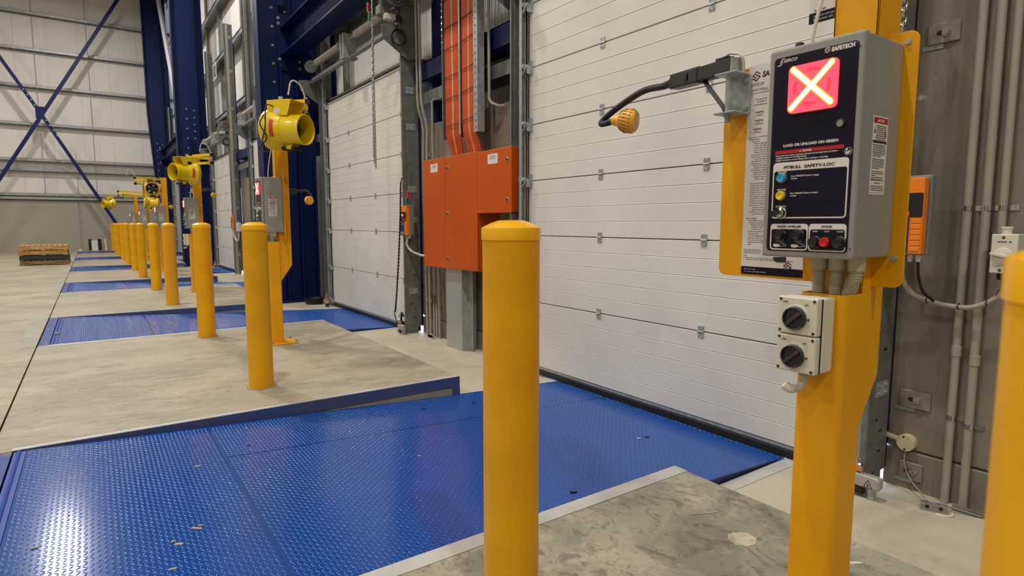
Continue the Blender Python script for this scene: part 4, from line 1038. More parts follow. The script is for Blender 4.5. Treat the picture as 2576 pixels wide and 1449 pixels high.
# ------------------------------------------------------------------ yellow blower fans on folding arms
def fan(rear, axis, elbow, mount, label, hang=.21, armb=True, cordfold=False):
    rear = Vector(rear); ax = Vector(axis).normalized()
    t = thing('blower_fan', rear, label, 'fan', 'yellow blower fans on the posts')
    n0_ = len(COL.objects); K = .86
    MB().lathe(rear, ax, [(-.11, .10), (-.11, .185), (-.095, .198), (-.06, .200), (-.055, .204), (-.045, .204), (-.04, .199), (.0, .190), (.05, .170), (.085, .154), (.087, .158), (.096, .158), (.098, .151), (.26, .143), (.27, .148), (.30, .148), (.302, .141), (.27, .137), (.0, .137), (-.09, .15)], 40, False).build('fan_housing', M_FAN, t, smooth=True)
    m = MB(); m.cyl(rear - ax * .02, rear + ax * .20, .066, n=20); _, a, b = ortho(ax)
    m.build('motor', M_BLK, t, smooth=True)
    m = MB(); rear0 = rear; rear = rear + ax * .07
    for i in range(5):
        q = 2 * PI * i / 5; r_ = a * math.cos(q) + b * math.sin(q); s_ = a * -math.sin(q) + b * math.cos(q)
        m.add([tuple(rear + r_ * .05 - s_ * .03 + ax * .01), tuple(rear + r_ * .132 - s_ * .045 + ax * .02), tuple(rear + r_ * .132 + s_ * .045 - ax * .02), tuple(rear + r_ * .05 + s_ * .03 - ax * .01),
               tuple(rear + r_ * .05 - s_ * .03 + ax * .013), tuple(rear + r_ * .132 - s_ * .045 + ax * .023), tuple(rear + r_ * .132 + s_ * .045 - ax * .017), tuple(rear + r_ * .05 + s_ * .03 - ax * .007)],
              [(0, 3, 2, 1), (4, 5, 6, 7), (0, 1, 5, 4), (1, 2, 6, 5), (2, 3, 7, 6), (3, 0, 4, 7)])
    m.build('fan_blade', M_BLK, t); rear = rear0
    m = MB()
    for rr_ in (.075, .12):
        m.tube([rear + ax * .09 + (a * math.cos(q * PI / 12) + b * math.sin(q * PI / 12)) * rr_ for q in range(25)], .002, 5)
    for q in range(3): m.tube([rear + ax * .09, rear + ax * .09 + (a * math.cos(q * 2.1) + b * math.sin(q * 2.1)) * .154], .002, 5)
    m.build('guard_wire', M_CHR, t)
    # inverted channel bracket on top, aligned to the axis
    fwd = Vector((ax.x, ax.y, 0)).normalized(); sd = Vector((0, 0, 1)).cross(fwd)
    FBk = Fr(rear, fwd, sd, (0, 0, 1))
    m = MB(FBk); m.box(-.06, .22, -.11, .11, .262, .268)
    fside = Fr(rear, fwd, (0, 0, 1), sd)
    for s_ in (-1, 1):
        d0, d1 = sorted((s_ * .106, s_ * .11)); m.prism([(-.06, .265), (.22, .265), (.17, .115), (-.05, .13)], d0, d1, fside)
    m.build('bracket', M_FAN, t, bevel=.002, seg=1)
    for s_ in (-1, 1):
        d0, d1 = sorted((s_ * .110, s_ * .1112))
        MB().prism([(.02, .14), (.09, .14), (.09, .19), (.02, .19)], d0, d1, fside).build('rating_label', M_NAVY if s_ > 0 else M_PAPER, t)
    # red warning label, wrapped on the side of the body
    vs_ = []; up_ = Vector((0, 0, 1)); 
    for s_ in (-1, 1):
        m = MB(); n = 6; L_ = []
        for i in range(n + 1):
            q = math.radians(-28 + 52 * i / n); rd = sd * s_ * math.cos(q) + up_ * math.sin(q)
            L_.append(rear + ax * .012 + rd * .1885); L_.append(rear + ax * .048 + rd * .1735)
        m.add([tuple(p) for p in L_], [(2 * i, 2 * i + 2, 2 * i + 3, 2 * i + 1) for i in range(n)]); m.build('warning_label', mat('red_label', S(196, 60, 48), .5), t)
    # feet under the drum
    for e in (-.04, .07):
        m = MB(FBk); m.box(.12 + e - .02, .12 + e + .02, -.075, .075, -.208, -.17); m.build('foot', M_RUB, t, bevel=.01)
    MB(FBk).box(.10, .17, -.05, .05, -.195, -.155).build('foot_bracket', M_FAN, t)
    # power cord
    m = MB()
    for s_ in (-1, 1):
        Q = lambda u, v, w: FBk.p(u, s_ * v, w)
        if cordfold:
            m.tube(smooth_path([Q(.12, .112, .15), Q(.14, .18, .05), Q(.17, .20, -.03), Q(.11, .20, -.09), Q(.08, .2, -.03), Q(.13, .19, .05), Q(.12, .17, .10), Q(.08, .18, .06), Q(.0, .2, -.02), Q(-.06, .18, .10)], 6), .007, 6)
        else:
            m.tube(smooth_path([Q(.02, .115, .21), Q(-.02, .17, .20), Q(-.015, .20, .0), Q(-.05, .2, -.14), Q(-.01, .17, -.23), Q(-.10, .19, -.20), Q(.0, .2, -.1), Q(-.07, .205, .03), Q(-.03, .19, .12)], 6), .006, 6)
        if s_ < 0: break
    m.build('power_cord', M_RUB, t, smooth=True)
    for o_ in list(t.children): pass
    for o_ in COL.objects[n0_:]:
        for v_ in o_.data.vertices: v_.co *= K
    # folding arms
    if elbow is not None:
        e = Vector(elbow); mt_ = Vector(mount); tp = FBk.p(.02, 0, .26)
        def rails(p, q, dz, w=.022):
            d = (q - p).normalized()
            for z_ in dz:
                h_ = d.cross(Vector((0, 0, 1))).normalized(); L2 = (q - p).length
                f_ = Fr(p + Vector((0, 0, z_)), d, h_, (0, 0, 1)); MB(f_).box(0, L2, -w, w, -.018, .018).build('arm_rail', M_FAN, t, bevel=.003, seg=1)
        rails(mt_, e, (.062, -.062)); rails(e, Vector((tp.x, tp.y, e.z)), (0,), .026)
        m = MB(); m.cyl(e - Vector((0, 0, .10)), e + Vector((0, 0, .10)), .018, n=12); m.cyl(Vector((tp.x, tp.y, rear.z + .232)), Vector((tp.x, tp.y, e.z + .04)), .02, n=12); m.build('arm_pivot', M_GALVL, t)
        d = (e - mt_).normalized()
        for z_ in (.062, -.062):
            f_ = Fr(e + Vector((0, 0, z_)), d, d.cross(Vector((0, 0, 1))), (0, 0, 1)); MB(f_).box(-.002, .028, -.024, .024, -.02, .02).build('end_cap', M_RUB, t)
        m = MB(); m.tube(smooth_path([e + Vector((0, 0, .09)), e + Vector((-.05, -.02, .20)), e + Vector((-.13, -.04, .22)), e + Vector((-.16, -.03, .10))], 6), .007, 8); m.build('white_cable', M_PVCL, t, smooth=True)
    return t
# positions measured along the row
fan((1.375, 5.42, 1.895), (.62, -.78, -.04), (1.66, 5.62, 2.13), (1.46, 5.74, 2.12), 'yellow blower fan facing right, on the post beside the near blue column')
fan((1.275, 10.38, 1.86), (-.89, -.45, 0), (1.60, 10.45, 2.10), (1.40, 10.80, 2.10), 'yellow blower fan with navy label facing left, second from the foreground', cordfold=True)
fan((1.13, 15.0, 1.83), (-.1, -.99, 0), (.85, 15.4, 2.02), (1.36, 15.75, 2.02), 'yellow blower fan facing the camera with black blades visible')
fan((1.40, 20.1, 1.69), (.95, -.25, 0), (.70, 20.4, 1.94), (1.33, 20.8, 1.94), 'yellow blower fan facing right, partly hidden below the third fan')
fan((.62, 24.9, 1.78), (-.9, -.4, -.1), (1.0, 25.3, 2.05), (1.33, 25.95, 2.05), 'smallest yellow blower fan, farthest along the row in front of the blue brace')

# ------------------------------------------------------------------ orange cabinet, cable tray, duct
XC = 2.93
cab = thing('electrical_cabinet', (3.05, 5.0, .65), 'large orange electrical cabinet mounted on the concrete wall between the two nearest doors', 'cabinet')
fyz = Fr((XC, 0, 0), (0, -1, 0), (0, 0, 1), (-1, 0, 0))     # u = -y
m = MB(); m.box(XC + .022, XW - .002, 4.738, 5.835, .65, 1.757); m.box(XC + .022, XW - .002, 4.195, 4.74, 1.195, 1.745)
m.build('body', M_ORC, cab, bevel=.003, seg=1)
m = MB(); m.box(XC, XC + .019, 5.362, 5.832, .647, 1.757); m.build('cabinet_door', M_ORC, cab, bevel=.003)
m = MB(); m.box(XC, XC + .019, 4.740, 5.358, .650, 1.757); m.build('cabinet_door', M_ORC, cab, bevel=.003)
m = MB(); m.box(XC, XC + .019, 4.190, 4.736, 1.192, 1.747); m.build('cabinet_door', M_ORC, cab, bevel=.003)
for (y, z) in ((5.300, 1.645), (5.303, 1.195), (5.298, .746), (4.252, 1.64), (4.252, 1.30)):
    l_ = MB().lathe((XC, y, z), (-1, 0, 0), [(0, .022), (.004, .021), (.006, .016)], 20).build('door_lock', M_CHR, cab, smooth=True)
    m = MB(); m.lathe((XC - .005, y, z), (-1, 0, 0), [(0, .013), (.003, .012)], 16); m.build('lock_core', M_DARK, l_)
for (a, b) in ((5.657, 5.502), (4.557, 4.398)):
    l_ = MB().box(XC - .0012, XC, b, a, 1.622, 1.708).build('rating_label', M_PAPER, cab)
    m = MB(); f_ = Fr((XC, a, 1.622), (0, -1, 0), (0, 0, 1), (-1, 0, 0))
    for i in range(5): words(m, f_, .03 + .006 * (i % 2), .070 - i * .0075, .09, .005, .0016, 200 + i)
    m.build('label_print', mat('grey_ink', S(120, 120, 124), .6), l_)
m = MB()
for i in range(9):
    y = (5.33, 5.29, 5.25, 5.21, 5.14, 5.03, 4.98, 4.92, 4.86)[i]; m.lathe((3.04, y, 1.757), (0, 0, 1), [(0, .024), (.012, .024), (.016, .018), (.026, .016)], 14)
m.build('cable_gland', M_RUB, cab)
duct = thing('steel_duct', (3.07, 5.28, AZ), 'galvanised sheet-metal duct standing on the floor under the orange cabinet', 'duct')
MB().box(2.985, XW - .014, 5.13, 5.455, AZ, .648).build('duct_body', M_DUCT, duct, bevel=.002, seg=1)
MB().box(3.06, 3.066, 5.045, 5.13, AZ, .648).build('duct_flange', M_GALV, duct)

tray = thing('cable_tray', (3.02, 5.13, 2), 'perforated galvanised cable tray climbing the wall above the orange cabinet', 'cable tray')
m = MB(); m.box(2.955, 3.03, 5.435, 5.439, 1.94, 8); m.box(2.955, 2.959, 5.42, 5.439, 1.94, 8); m.build('side_channel', M_GALVD, tray)
m = MB(); m.box(2.955, 2.959, 4.770, 4.830, 1.94, 8); m.box(2.955, 3.03, 4.830, 4.834, 1.94, 8); m.box(2.955, 3.03, 4.766, 4.770, 1.94, 8); m.build('side_channel', M_GALV, tray)
m = MB(); m.box(3.03, 3.034, 4.77, 5.44, 1.94, 8); m.build('back_plate', M_GALVD, tray)
m = MB(); m.box(2.955, 2.965, 5.085, 5.105, 1.95, 8); m.build('centre_strut', M_GALVL, tray)
m = MB()
for i in range(100):
    z = 1.98 + i * .06
    m.cyl((2.9545, 4.80, z), (2.9555, 4.80, z), .0095, n=8)
b_ = m.build('hole', mat('hole_rust', S(92, 50, 40), .8), tray); b_['kind'] = 'stuff'
m = MB()
for i in range(100):
    z = 1.98 + i * .06
    m.cyl((2.9545, 5.4295, z), (2.9555, 5.4295, z), .008, n=8)
b_ = m.build('rivet', M_CHR, tray); b_['kind'] = 'stuff'
# orange cables: one object each
rnd = random.Random(11)
NL, NR = 11, 11
cab_pts = [(5.405 - i * .0265) for i in range(NL)] + [(5.070 - i * .0215) for i in range(NR)]
for i, y in enumerate(cab_pts):
    pale = i in (5, 16)
    left = i < NL
    gy = (5.395 - i * .021) if left else (5.055 - (i - NL) * .021); gy = min(gy, 5.352)
    P = [(3.04, gy, 1.775), (3.02, gy * .5 + y * .5, 1.86), (2.99, y, 1.98)]
    z = 2.2
    while z < 8.3: P.append((2.985, y + (.008 if left else .005) * math.sin(z * 2.3 + (0 if left else 1.4)), z)); z += .4
    sl = 'left' if left else 'right'
    j = i if left else i - NL
    o = MB().tube(smooth_path(P, 4), .0104 if not pale else .0085, 8).build('power_cable', M_CABW if pale else M_CABO, None, smooth=True, base=P[0])
    nth = ['first', 'second', 'third', 'fourth', 'fifth', 'sixth', 'seventh', 'eighth', 'ninth', 'tenth', 'eleventh'][j]
    tag(o, '%s %s cable from the left in the %s bundle on the cable tray' % ('pale' if pale else 'orange', nth, sl), 'cable', 'cables on the cable tray')
for i in range(14):
    z = 2.06 + i * .235 + (.03 if i % 2 else 0)
    m = MB(); m.tube([(2.968, 5.425, z - .005), (2.966, 5.30, z + .004), (2.966, 5.12, z + .002)], .0035, 5) ; m.tube([(2.968, 5.08, z + .012), (2.966, 4.84, z + .03)], .0035, 5)
    tag(m.build('cable_tie', M_RUB, None, base=(2.966, 5.1, z)), 'black cable ties across the orange cables, %s above the cabinet' % ['lowest', 'second row', 'third row', 'fourth row', 'fifth row', 'sixth row', 'seventh row', 'eighth row', 'ninth row', 'tenth row', 'eleventh row', 'twelfth row', 'thirteenth row', 'topmost row'][i], 'cable tie', 'cable ties on the tray')

# ------------------------------------------------------------------ conduits
def conduit(name, pts, r, label, mm=M_PVC, coup=(), group=None, straps=()):
    t = thing(name, pts[0], label, 'conduit', group)
    MB().tube(pts if len(pts) < 3 else smooth_path(pts, 6), r, 14).build('pipe', mm, t, smooth=True)
    for z in coup:
        p = Vector(pts[0]); MB().lathe((p.x, p.y, z - .04), (0, 0, 1), [(.016, r * 1.0), (.018, r * 1.18), (.062, r * 1.18), (.064, r)], 18).build('coupling', mm, t, smooth=True)
    for z in straps:
        p = Vector(pts[0]); m = MB(); m.lathe((p.x, p.y, z - .011), (0, 0, 1), [(0, r * 1.06), (.022, r * 1.06)], 18); m.box(XW - .004, XW - .001, p.y - r - .035, p.y - r, z - .011, z + .011); m.hexbolt((XW - .004, p.y - r - .018, z), (-1, 0, 0), .006, .007)
        m.build('strap', M_CHR, t, smooth=True)
    return t
G1 = 'grey conduits on the wall at the right'
conduit('wall_conduit', [(3.149, 1.016, AZ), (3.149, 1.020, 4.5)], .0170, 'left grey PVC conduit running up the wall at the right edge', coup=(.53,), group=G1, straps=(1.165, .222))
conduit('wall_conduit', [(3.149, .946, AZ), (3.149, .960, 4.5)], .0170, 'middle grey PVC conduit running up the wall at the right edge', coup=(.50,), group=G1, straps=(1.165, .200))
conduit('wall_conduit', [(3.149, .892, 1.06), (3.149, .905, 4.5)], .0148, 'right-hand thinner grey conduit ending in the cream wall isolator', group=G1, straps=(1.165,))
G2 = 'grey conduits on the wall left of the orange cabinet'
conduit('wall_conduit', [(3.12, 6.155, AZ), (3.12, 6.20, 1.7), (3.12, 6.19, 2.15), (3.065, 6.20, 2.42), (3.06, 6.20, 2.9), (3.05, 6.20, 4.5)], .014, 'leftmost tall grey conduit between the second door and orange cabinet', coup=(.22,), group=G2)
conduit('wall_conduit', [(3.12, 6.075, AZ), (3.12, 6.11, 1.7), (3.12, 6.10, 2.15), (3.065, 6.11, 2.42), (3.06, 6.12, 2.9), (3.05, 6.12, 4.5)], .016, 'second tall grey conduit between the second door and orange cabinet', coup=(.22,), group=G2)
conduit('wall_conduit', [(3.12, 5.985, AZ), (3.12, 5.985, .195)], .013, 'left short cut-off conduit near the floor below the orange cabinet', group=G2)
conduit('wall_conduit', [(3.12, 5.925, AZ), (3.12, 5.925, .205)], .013, 'right short cut-off conduit near the floor below the orange cabinet', group=G2)
conduit('wall_conduit', [(3.12, 5.855, AZ), (3.12, 5.860, .645)], .016, 'grey conduit joining the lower left of the orange cabinet', coup=(.20,), group=G2)
conduit('wall_conduit', [(3.12, 5.965, .30), (3.12, 5.965, 2.2), (3.12, 5.965, 2.40), (3.14, 5.93, 2.44), (3.22, 5.90, 2.44)], .013, 'grey conduit with an elbow at its top beside the orange cabinet', group=G2)
conduit('wall_conduit', [(3.06, 4.745, 4.5), (3.06, 4.735, 2.9), (3.06, 4.73, 2.35), (3.06, 4.72, 2.22), (3.10, 4.66, 2.17), (3.15, 4.62, 2.165)], .014, 'grey conduit right of the cable tray bending into the wall', mm=M_PVC, coup=(2.98,), group=G2)
for k in range(2, 4):
    for j, yy in enumerate((.98, 1.07)):
        conduit('wall_conduit', [(2.98 + .1 * (k == 9), OPEN[0] + dY(k) - .08 - j * .16, AZ), (2.98, OPEN[0] + dY(k) - .10 - j * .16, 3.1), (2.98, OPEN[0] + dY(k) - .09 - j * .14, 5.9)], .014,
                'pale conduit rising beside the %s door, %s of the pair' % (ORD[k], 'nearer' if j else 'farther'), mm=M_PVC, group='pale conduits beside the far doors')
t = thing('base_bracket', (3.09, 5.93, AZ), 'small galvanised foot bracket below the short cut-off conduits', 'bracket')
m = MB(); m.box(3.03, 3.06, 5.86, 5.98, AZ, AZ + .045); m.box(3.03, 3.034, 5.86, 5.98, AZ + .01, AZ + .05); m.build('bracket_body', M_GALVL, t, bevel=.004)
m = MB(); m.cyl((3.029, 5.89, AZ + .025), (3.0302, 5.89, AZ + .025), .009, n=10); m.cyl((3.029, 5.95, AZ + .025), (3.0302, 5.95, AZ + .025), .009, n=10); m.build('hole', M_DARK, t)

# wall anchors of the door frame
def wall_anchor(y, z, w, h, label, X=XW - .0, flip=1):
    t = thing('wall_anchor', (X, y, z), label, 'bracket', 'galvanised anchor plates on the wall')
    MB().box(X - .012, X - .002, *sorted((y, y - flip * w)), z - h / 2, z + h / 2).build('anchor_plate', mat('weathered_zinc', S(150, 142, 130), .45, .3, col2=S(122, 114, 104), vscale=14), t, bevel=.002, seg=1)
    MB().box(X - .004, X - .001, *sorted((y + flip * .02, y - flip * w * .5)), z - h * .72, z - h / 2).build('shim', M_GALVL, t)
    f_ = Fr((X - .0125, y - flip * w * .5, z), (0, -1, 0), (0, 0, 1), (-1, 0, 0))
    MB(f_).prism(rrect(-.028, .012, -.010, .010, .0095), -.0005, .0006).build('slot', M_DARK, t)
    m = MB(f_); m.hexbolt((.012, 0, 0), (0, 0, 1), .014, .016); m.build('bolt', M_CHR, t)
wall_anchor(1.225, 1.945, .125, .09, 'upper galvanised anchor plate on the concrete wall right of the nearest door')
wall_anchor(1.235, .265, .13, .085, 'middle galvanised anchor plate on the concrete wall right of the nearest door')
wall_anchor(1.215, -.085, .10, .085, 'lowest galvanised anchor plate on the concrete wall near the floor', X=XW - .005)
wall_anchor(6.20, 1.85, .12, .1, 'upper anchor plate on the concrete wall right of the second door')
wall_anchor(6.20, .36, .12, .1, 'middle anchor plate on the concrete wall right of the second door')
wall_anchor(6.20, -.07, .12, .1, 'lowest anchor plate on the concrete wall right of the second door', X=XW - .005)

# door operator boxes
def op_box(y1, label):
    X = 2.90; y0 = y1 - .255 if False else y1 - .16
    t = thing('door_control_unit', (X + .05, (y0 + y1) / 2, .97), label, 'control unit', 'orange door control units')
    f_ = Fr((X, y1, .962), (0, -1, 0), (0, 0, 1), (-1, 0, 0)); w = y1 - y0; h = .345
    MB(f_).box(-.005, w + .012, 0, h, -.095, -.045).build('rear_housing', M_OGREY, t, bevel=.006)
    MB(f_).box(0, w, .006, h - .012, -.045, -.004).build('front_cover', M_OBOX, t, bevel=.004)
    MB(f_).prism(rrect(.003, w - .003, .165, .268, .006), -.006, -.001).build('black_panel', M_BLK, t)
    m = MB(f_); m.prism([(.003, .01), (w * .68, .01), (w * .68, .162), (.05, .162), (.04, .148), (.003, .145)], -.006, -.001); bl = m.build('blue_label', M_OBLU, t)
    m = MB(f_)
    for i in range(6): m.box(w * .72, w - .006, .018 + i * .024, .038 + i * .024, -.005, -.001)
    m.build('grip_rib', M_OBOX, t, bevel=.002)
    for u, v, r, mm in ((.062, .232, .013, M_OGLOW), (.062, .200, .012, M_RBTN), (.062, .172, .010, M_BTN)):
        MB(f_).lathe((u, v, -.003), (0, 0, 1), [(0, r), (.004, r), (.006, r * .7), (.006, 0)], 20).build('push_button', mm, t, smooth=True)
    m = MB(f_); m.stroke([(.062, .225), (.062, .238)], .003, .003, .0036); m.stroke([(.057, .232), (.062, .239), (.067, .232)], .0028, .003, .0036); m.build('arrow', M_REDP, t)
    MB(f_).box(.088, .108, .172, .190, -.002, .001).build('display', M_RGLOW, t)
    m = MB(f_); text(m, 'EBS', f_, .062, .128, .010, width=.028, d=.0006, shear=.2, bold=.03); m.box(.04, .094, .123, .1235, -.001, .0005); m.build('logo_lettering', M_WHITE, bl)
    m = MB(f_); m.prism([(.05, .128), (.060, .128), (.062, .135)], -.001, .0005); m.box(.012, .096, .036, .044, -.001, .0005); m.build('logo_mark', mat('salmon_print', S(220, 120, 100), .5), bl)
    m = MB(f_); m.ring(rrect(.012, .096, .018, .034, .002, 2), rrect(.0128, .0952, .0188, .0332, .0018, 2), -.001, .0005); text(m, '1800 077 888', f_, .054, .0225, .0062, width=.066, align='C', d=.0006, res=1, bold=.02); m.build('phone_lettering', M_WHITE, bl)
    m = MB(f_)
    for u in (.03, .065, .10, .132): m.lathe((u, 0, -.06), (0, -1, 0), [(0, .012), (.016, .012), (.02, .009), (.03, .009)], 12)
    m.build('gland', M_CREAM, t)
    return t
op_box(1.255, 'orange, black and blue door control unit right of the nearest yellow post')
op0 = op_box(6.375, 'orange door control unit beside the second door, left of the orange cabinet')
index_children()
copy_tree(op0, op0.location + Vector((0, dY(2), 0)), 'orange door control unit beside the fourth door, behind the white conduits')
copy_tree(op0, op0.location + Vector((0, dY(1), 0)), 'orange door control unit beside the third door')
# hoses of the control units
t = thing('looped_conduit', (3.0, 1.18, .75), 'ribbed grey conduit looping from the orange control unit across the wall pipes', 'conduit')
m = MB(); m.corr([(2.965, 1.182, .955), (2.985, 1.19, .86), (3.03, 1.165, .785), (3.07, 1.10, .752), (3.085, 1.03, .738), (3.085, .95, .742), (3.08, .87, .790), (3.07, .83, .86), (3.07, .82, .90)], .0115, .0052, 12); m.build('corrugated_hose', mat('hose_grey', S(176, 168, 150), .5), t)
m = MB()
for p in ((3.065, 1.115), (3.082, 1.0), (3.082, .90)):
    z = .757 if p[1] > 1.1 else .739 if p[1] > .95 else .768
    m.tube([(p[0] + .014 * math.cos(a * PI / 6), p[1], z + .014 * math.sin(a * PI / 6)) for a in range(13)], .0022, 5)
m.build('black_tie', M_RUB, t)
MB().tube(smooth_path([(2.965, 1.125, .94), (2.98, 1.125, .87), (3.0, 1.11, .80), (3.05, 1.085, .757)], 6), .006, 8).build('black_cable', M_RUB, t, smooth=True)
t = thing('looped_conduit', (3.0, 6.3, .75), 'white hose looping from the second door control unit to the orange cabinet', 'conduit')
MB().tube(smooth_path([(2.95, 6.29, .94), (2.95, 6.30, .86), (2.98, 6.26, .79), (3.03, 6.12, .745), (3.05, 5.98, .74), (3.06, 5.85, .742)], 8), .014, 10).build('hose', M_PVCL, t, smooth=True)
m = MB(); 
for (x, y, z) in ((2.995, 6.22, .776), (3.05, 5.96, .742)): m.tube([(x, y + .0, z - .02), (x - .016, y, z), (x, y, z + .022)], .003, 5)
m.build('black_tie', M_RUB, t)
t = thing('looped_conduit', (3.0, 16.4, .75), 'pale hose looping below the fourth door control unit', 'conduit')
MB().tube(smooth_path([(2.95, 16.43, .94), (2.95, 16.44, .80), (2.98, 16.36, .68), (3.0, 16.22, .68), (3.0, 16.12, .78), (3.0, 16.1, .9)], 8), .02, 8).build('hose', M_PVCL, t, smooth=True)
t = thing('junction_box', (3.0, 16.1, .95), 'small cream junction box on the wall beside the fourth door', 'box')
MB().box(2.96, 3.05, 16.04, 16.18, .9, 1.12).build('box_body', M_CREAM, t, bevel=.01)
# cream wall isolator at the right edge
t = thing('wall_isolator', (3.06, .85, .9), 'cream wall isolator with lever, half hidden by the blurred bollard', 'isolator')
f_ = Fr((3.03, .888, .897), (0, -1, 0), (0, 0, 1), (-1, 0, 0))
MB(f_).box(0, .088, 0, .160, -.10, 0).build('body', M_CREAM, t, bevel=.004)
MB(f_).lathe((.042, .072, 0), (0, 0, 1), [(0, .034), (.004, .033), (.006, .03)], 24).build('dial', M_CREAM, t, smooth=True)
m = MB(Fr(f_.p(.042, .072, .006), (0, -.97, -.22), (0, -.22, .97), N_)); m.box(-.04, .05, -.005, .006, 0, .014); m.build('lever', M_CREAM, t, bevel=.002)
m = MB(f_); 
for (u, v) in ((.040, .146), (.035, .012)): m.lathe((u, v, 0), (0, 0, 1), [(0, .006), (.001, .006), (.0012, .004)], 12).piece()
m.build('screw', mat('screw_bronze', S(120, 110, 88), .4, .5), t)
m = MB(f_); words(m, f_, .022, .125, .045, .011, .0006, 9); words(m, f_, .022, .03, .03, .005, .0006, 10); m.build('label_print', mat('grey_ink', S(120, 120, 124), .6), t)
m = MB(f_); m.lathe((.035, .160, -.05), (0, 1, 0), [(0, .018), (.02, .018), (.022, .021), (.03, .021)], 18); m.build('top_gland', M_CREAM, t)
m = MB(f_); m.lathe((.030, 0, -.05), (0, -1, 0), [(0, .016), (.025, .016), (.03, .010)], 14); m.tube(smooth_path([(.030, -.02, -.05), (.033, -.06, -.05), (.02, -.10, -.045)], 5), .005, 6); m.build('black_gland', M_RUB, t)
# round junction box, cable and floor sensor at the wall foot
t = thing('junction_box', (3.13, 1.188, .05), 'round cream junction box low on the wall right of the nearest door', 'box')
MB().lathe((XW, 1.188, .052), (-1, 0, 0), [(0, .040), (.034, .040), (.036, .038)], 28).build('box_body', mat('box_cream', S(196, 184, 150), .45), t, smooth=True)
m = MB()
for dy, dz in ((.008, .028), (.0, -.03)): m.cyl((XW - .0355, 1.188 + dy, .052 + dz), (XW - .0368, 1.188 + dy, .052 + dz), .005, n=8).piece()
m.build('screw', M_DARK, t)
MB().cyl((XW - .02, 1.22, .06), (XW - .02, 1.30, .072), .013, n=12).build('spout', mat('box_cream', S(196, 184, 150), .45), t, smooth=True)
t = thing('sensor_cable', (3.1, 1.15, -.1), 'thin grey cable drooping from the round junction box to the floor sensor', 'cable')
MB().tube(smooth_path([(XW - .025, 1.188, .012), (3.135, 1.185, -.05), (3.12, 1.15, -.11), (3.07, 1.08, -.145), (3.03, 1.045, -.150), (3.02, 1.01, -.147), (3.07, .94, -.16), (3.10, .86, -.172)], 8), .0032, 7).build('cable', mat('cable_grey', S(150, 138, 118), .5), t, smooth=True)
t = thing('floor_sensor', (3.0, 1.0, AZ), 'small wedge-shaped metal sensor with two dark holes on the floor at the wall foot', 'sensor')
fs_ = Fr((2.975, 1.05, AZ), (.40, -.92, 0), (0, 0, 1), (-.92, -.40, 0))
m = MB(fs_); m.add([(0, 0, .0), (.105, 0, .0), (.105, 0, -.045), (0, 0, -.045), (.004, .034, -.012), (.101, .034, -.012), (.101, .034, -.038), (.004, .034, -.038)], [(0, 1, 2, 3)[::-1], (4, 5, 6, 7), (0, 1, 5, 4), (1, 2, 6, 5), (2, 3, 7, 6), (3, 0, 4, 7)])
m.build('sensor_body', M_CHR, t, bevel=.003)
m = MB(fs_)
for u in (.027, .077): m.lathe((u, .019, -.0065), (0, .33, .94), [(0, .0085), (.0012, .0085)], 12)
m.build('hole', M_DARK, t)
MB(fs_).tube([(.06, .0, .012), (.08, .001, .022), (.105, .002, .02), (.118, .004, .006), (.12, .006, -.01)], .006, 8).build('white_sleeve', M_PVCL, t, smooth=True)
t = thing('floor_channel', (3.12, .92, AZ), 'dark metal strip lying on the floor at the foot of the wall pipes', 'strip')
MB(Fr((3.085, .965, AZ), (.18, -.98, 0), (0, 0, 1), (-.98, -.18, 0))).box(0, .14, 0, .022, -.02, 0).build('strip_body', M_GALVD, t, bevel=.002)
# door foot casting with warning triangle
def foot(y, s, label):
    t = thing('door_foot_cover', (2.95, y, -.1), label, 'cover', 'grey cast covers at the door feet')
    f_ = Fr((2.875, y, -.115), (0, -s, 0), (0, 0, 1), (-1, 0, 0))
    MB(f_).prism(rrect(-.10, .035, -.012, .050, .018, 5), -.045, .0).build('cover_body', mat('cast_grey', S(168, 166, 158), .35, .2), t, bevel=.010, seg=3, smooth=False)
    m = MB(f_); m.ring([(-.035, -.004), (.005, -.004), (-.015, .034)], [(-.0305, -.0015), (.0005, -.0015), (-.015, .0285)], -.0002, .0008); m.prism(circ(-.015, .008, .004, 10), -.0002, .0008); m.build('warning_triangle', M_INK, t)
    m = MB(f_); m.box(-.02, .005, -.062, -.012, -.04, -.015); m.build('leg', M_GALVL, t)
    m = MB(f_); m.cyl((-.075, .045, -.02), (-.075, .17, -.02), .005, n=8); m.hexbolt((-.075, .10, -.02), (0, 1, 0), .012, .02); m.lathe((-.062, .09, -.012), (1, 0, 0), [(0, .016), (.012, .016), (.014, .008)], 14); m.tube([(-.07, .12, -.01), (-.055, .08, -.005), (-.04, .03, -.01)], .003, 6); m.build('tension_gear', M_CHR, t)
    m = MB(f_); m.box(-.098, -.05, .06, .075, -.03, -.005); m.build('sticker', M_OBOX, t); m = MB(f_); m.box(-.10, -.04, -.05, -.014, -.045, -.005); m.build('rubber_block', M_RUB, t, bevel=.006)
    return t
ft = foot(1.215, 1, 'grey cast cover with a warning triangle at the foot of the nearest door, right side')
index_children()
copy_tree(ft, ft.location + Vector((-.02, dY(1) + .02, 0)), 'grey cast cover at the right foot of the second door')
fl_ = foot(9.16, -1, 'grey cast cover at the left foot of the second door by the black tub')
index_children()
copy_tree(fl_, fl_.location + Vector((0, dY(2), 0)), 'grey cast cover at the left foot of the fourth door')
# black tub
t = thing('rubber_tub', (2.9, 9.55, AZ), 'low black tub on the floor between the blue column and second door', 'tub')
MB().lathe((2.86, 9.60, AZ), (0, 0, 1), [(0, .13), (.085, .15), (.085, .165), (.095, .165), (.095, .145), (.02, .125), (.02, 0)], 28).build('tub_body', M_RUB, t, smooth=True)
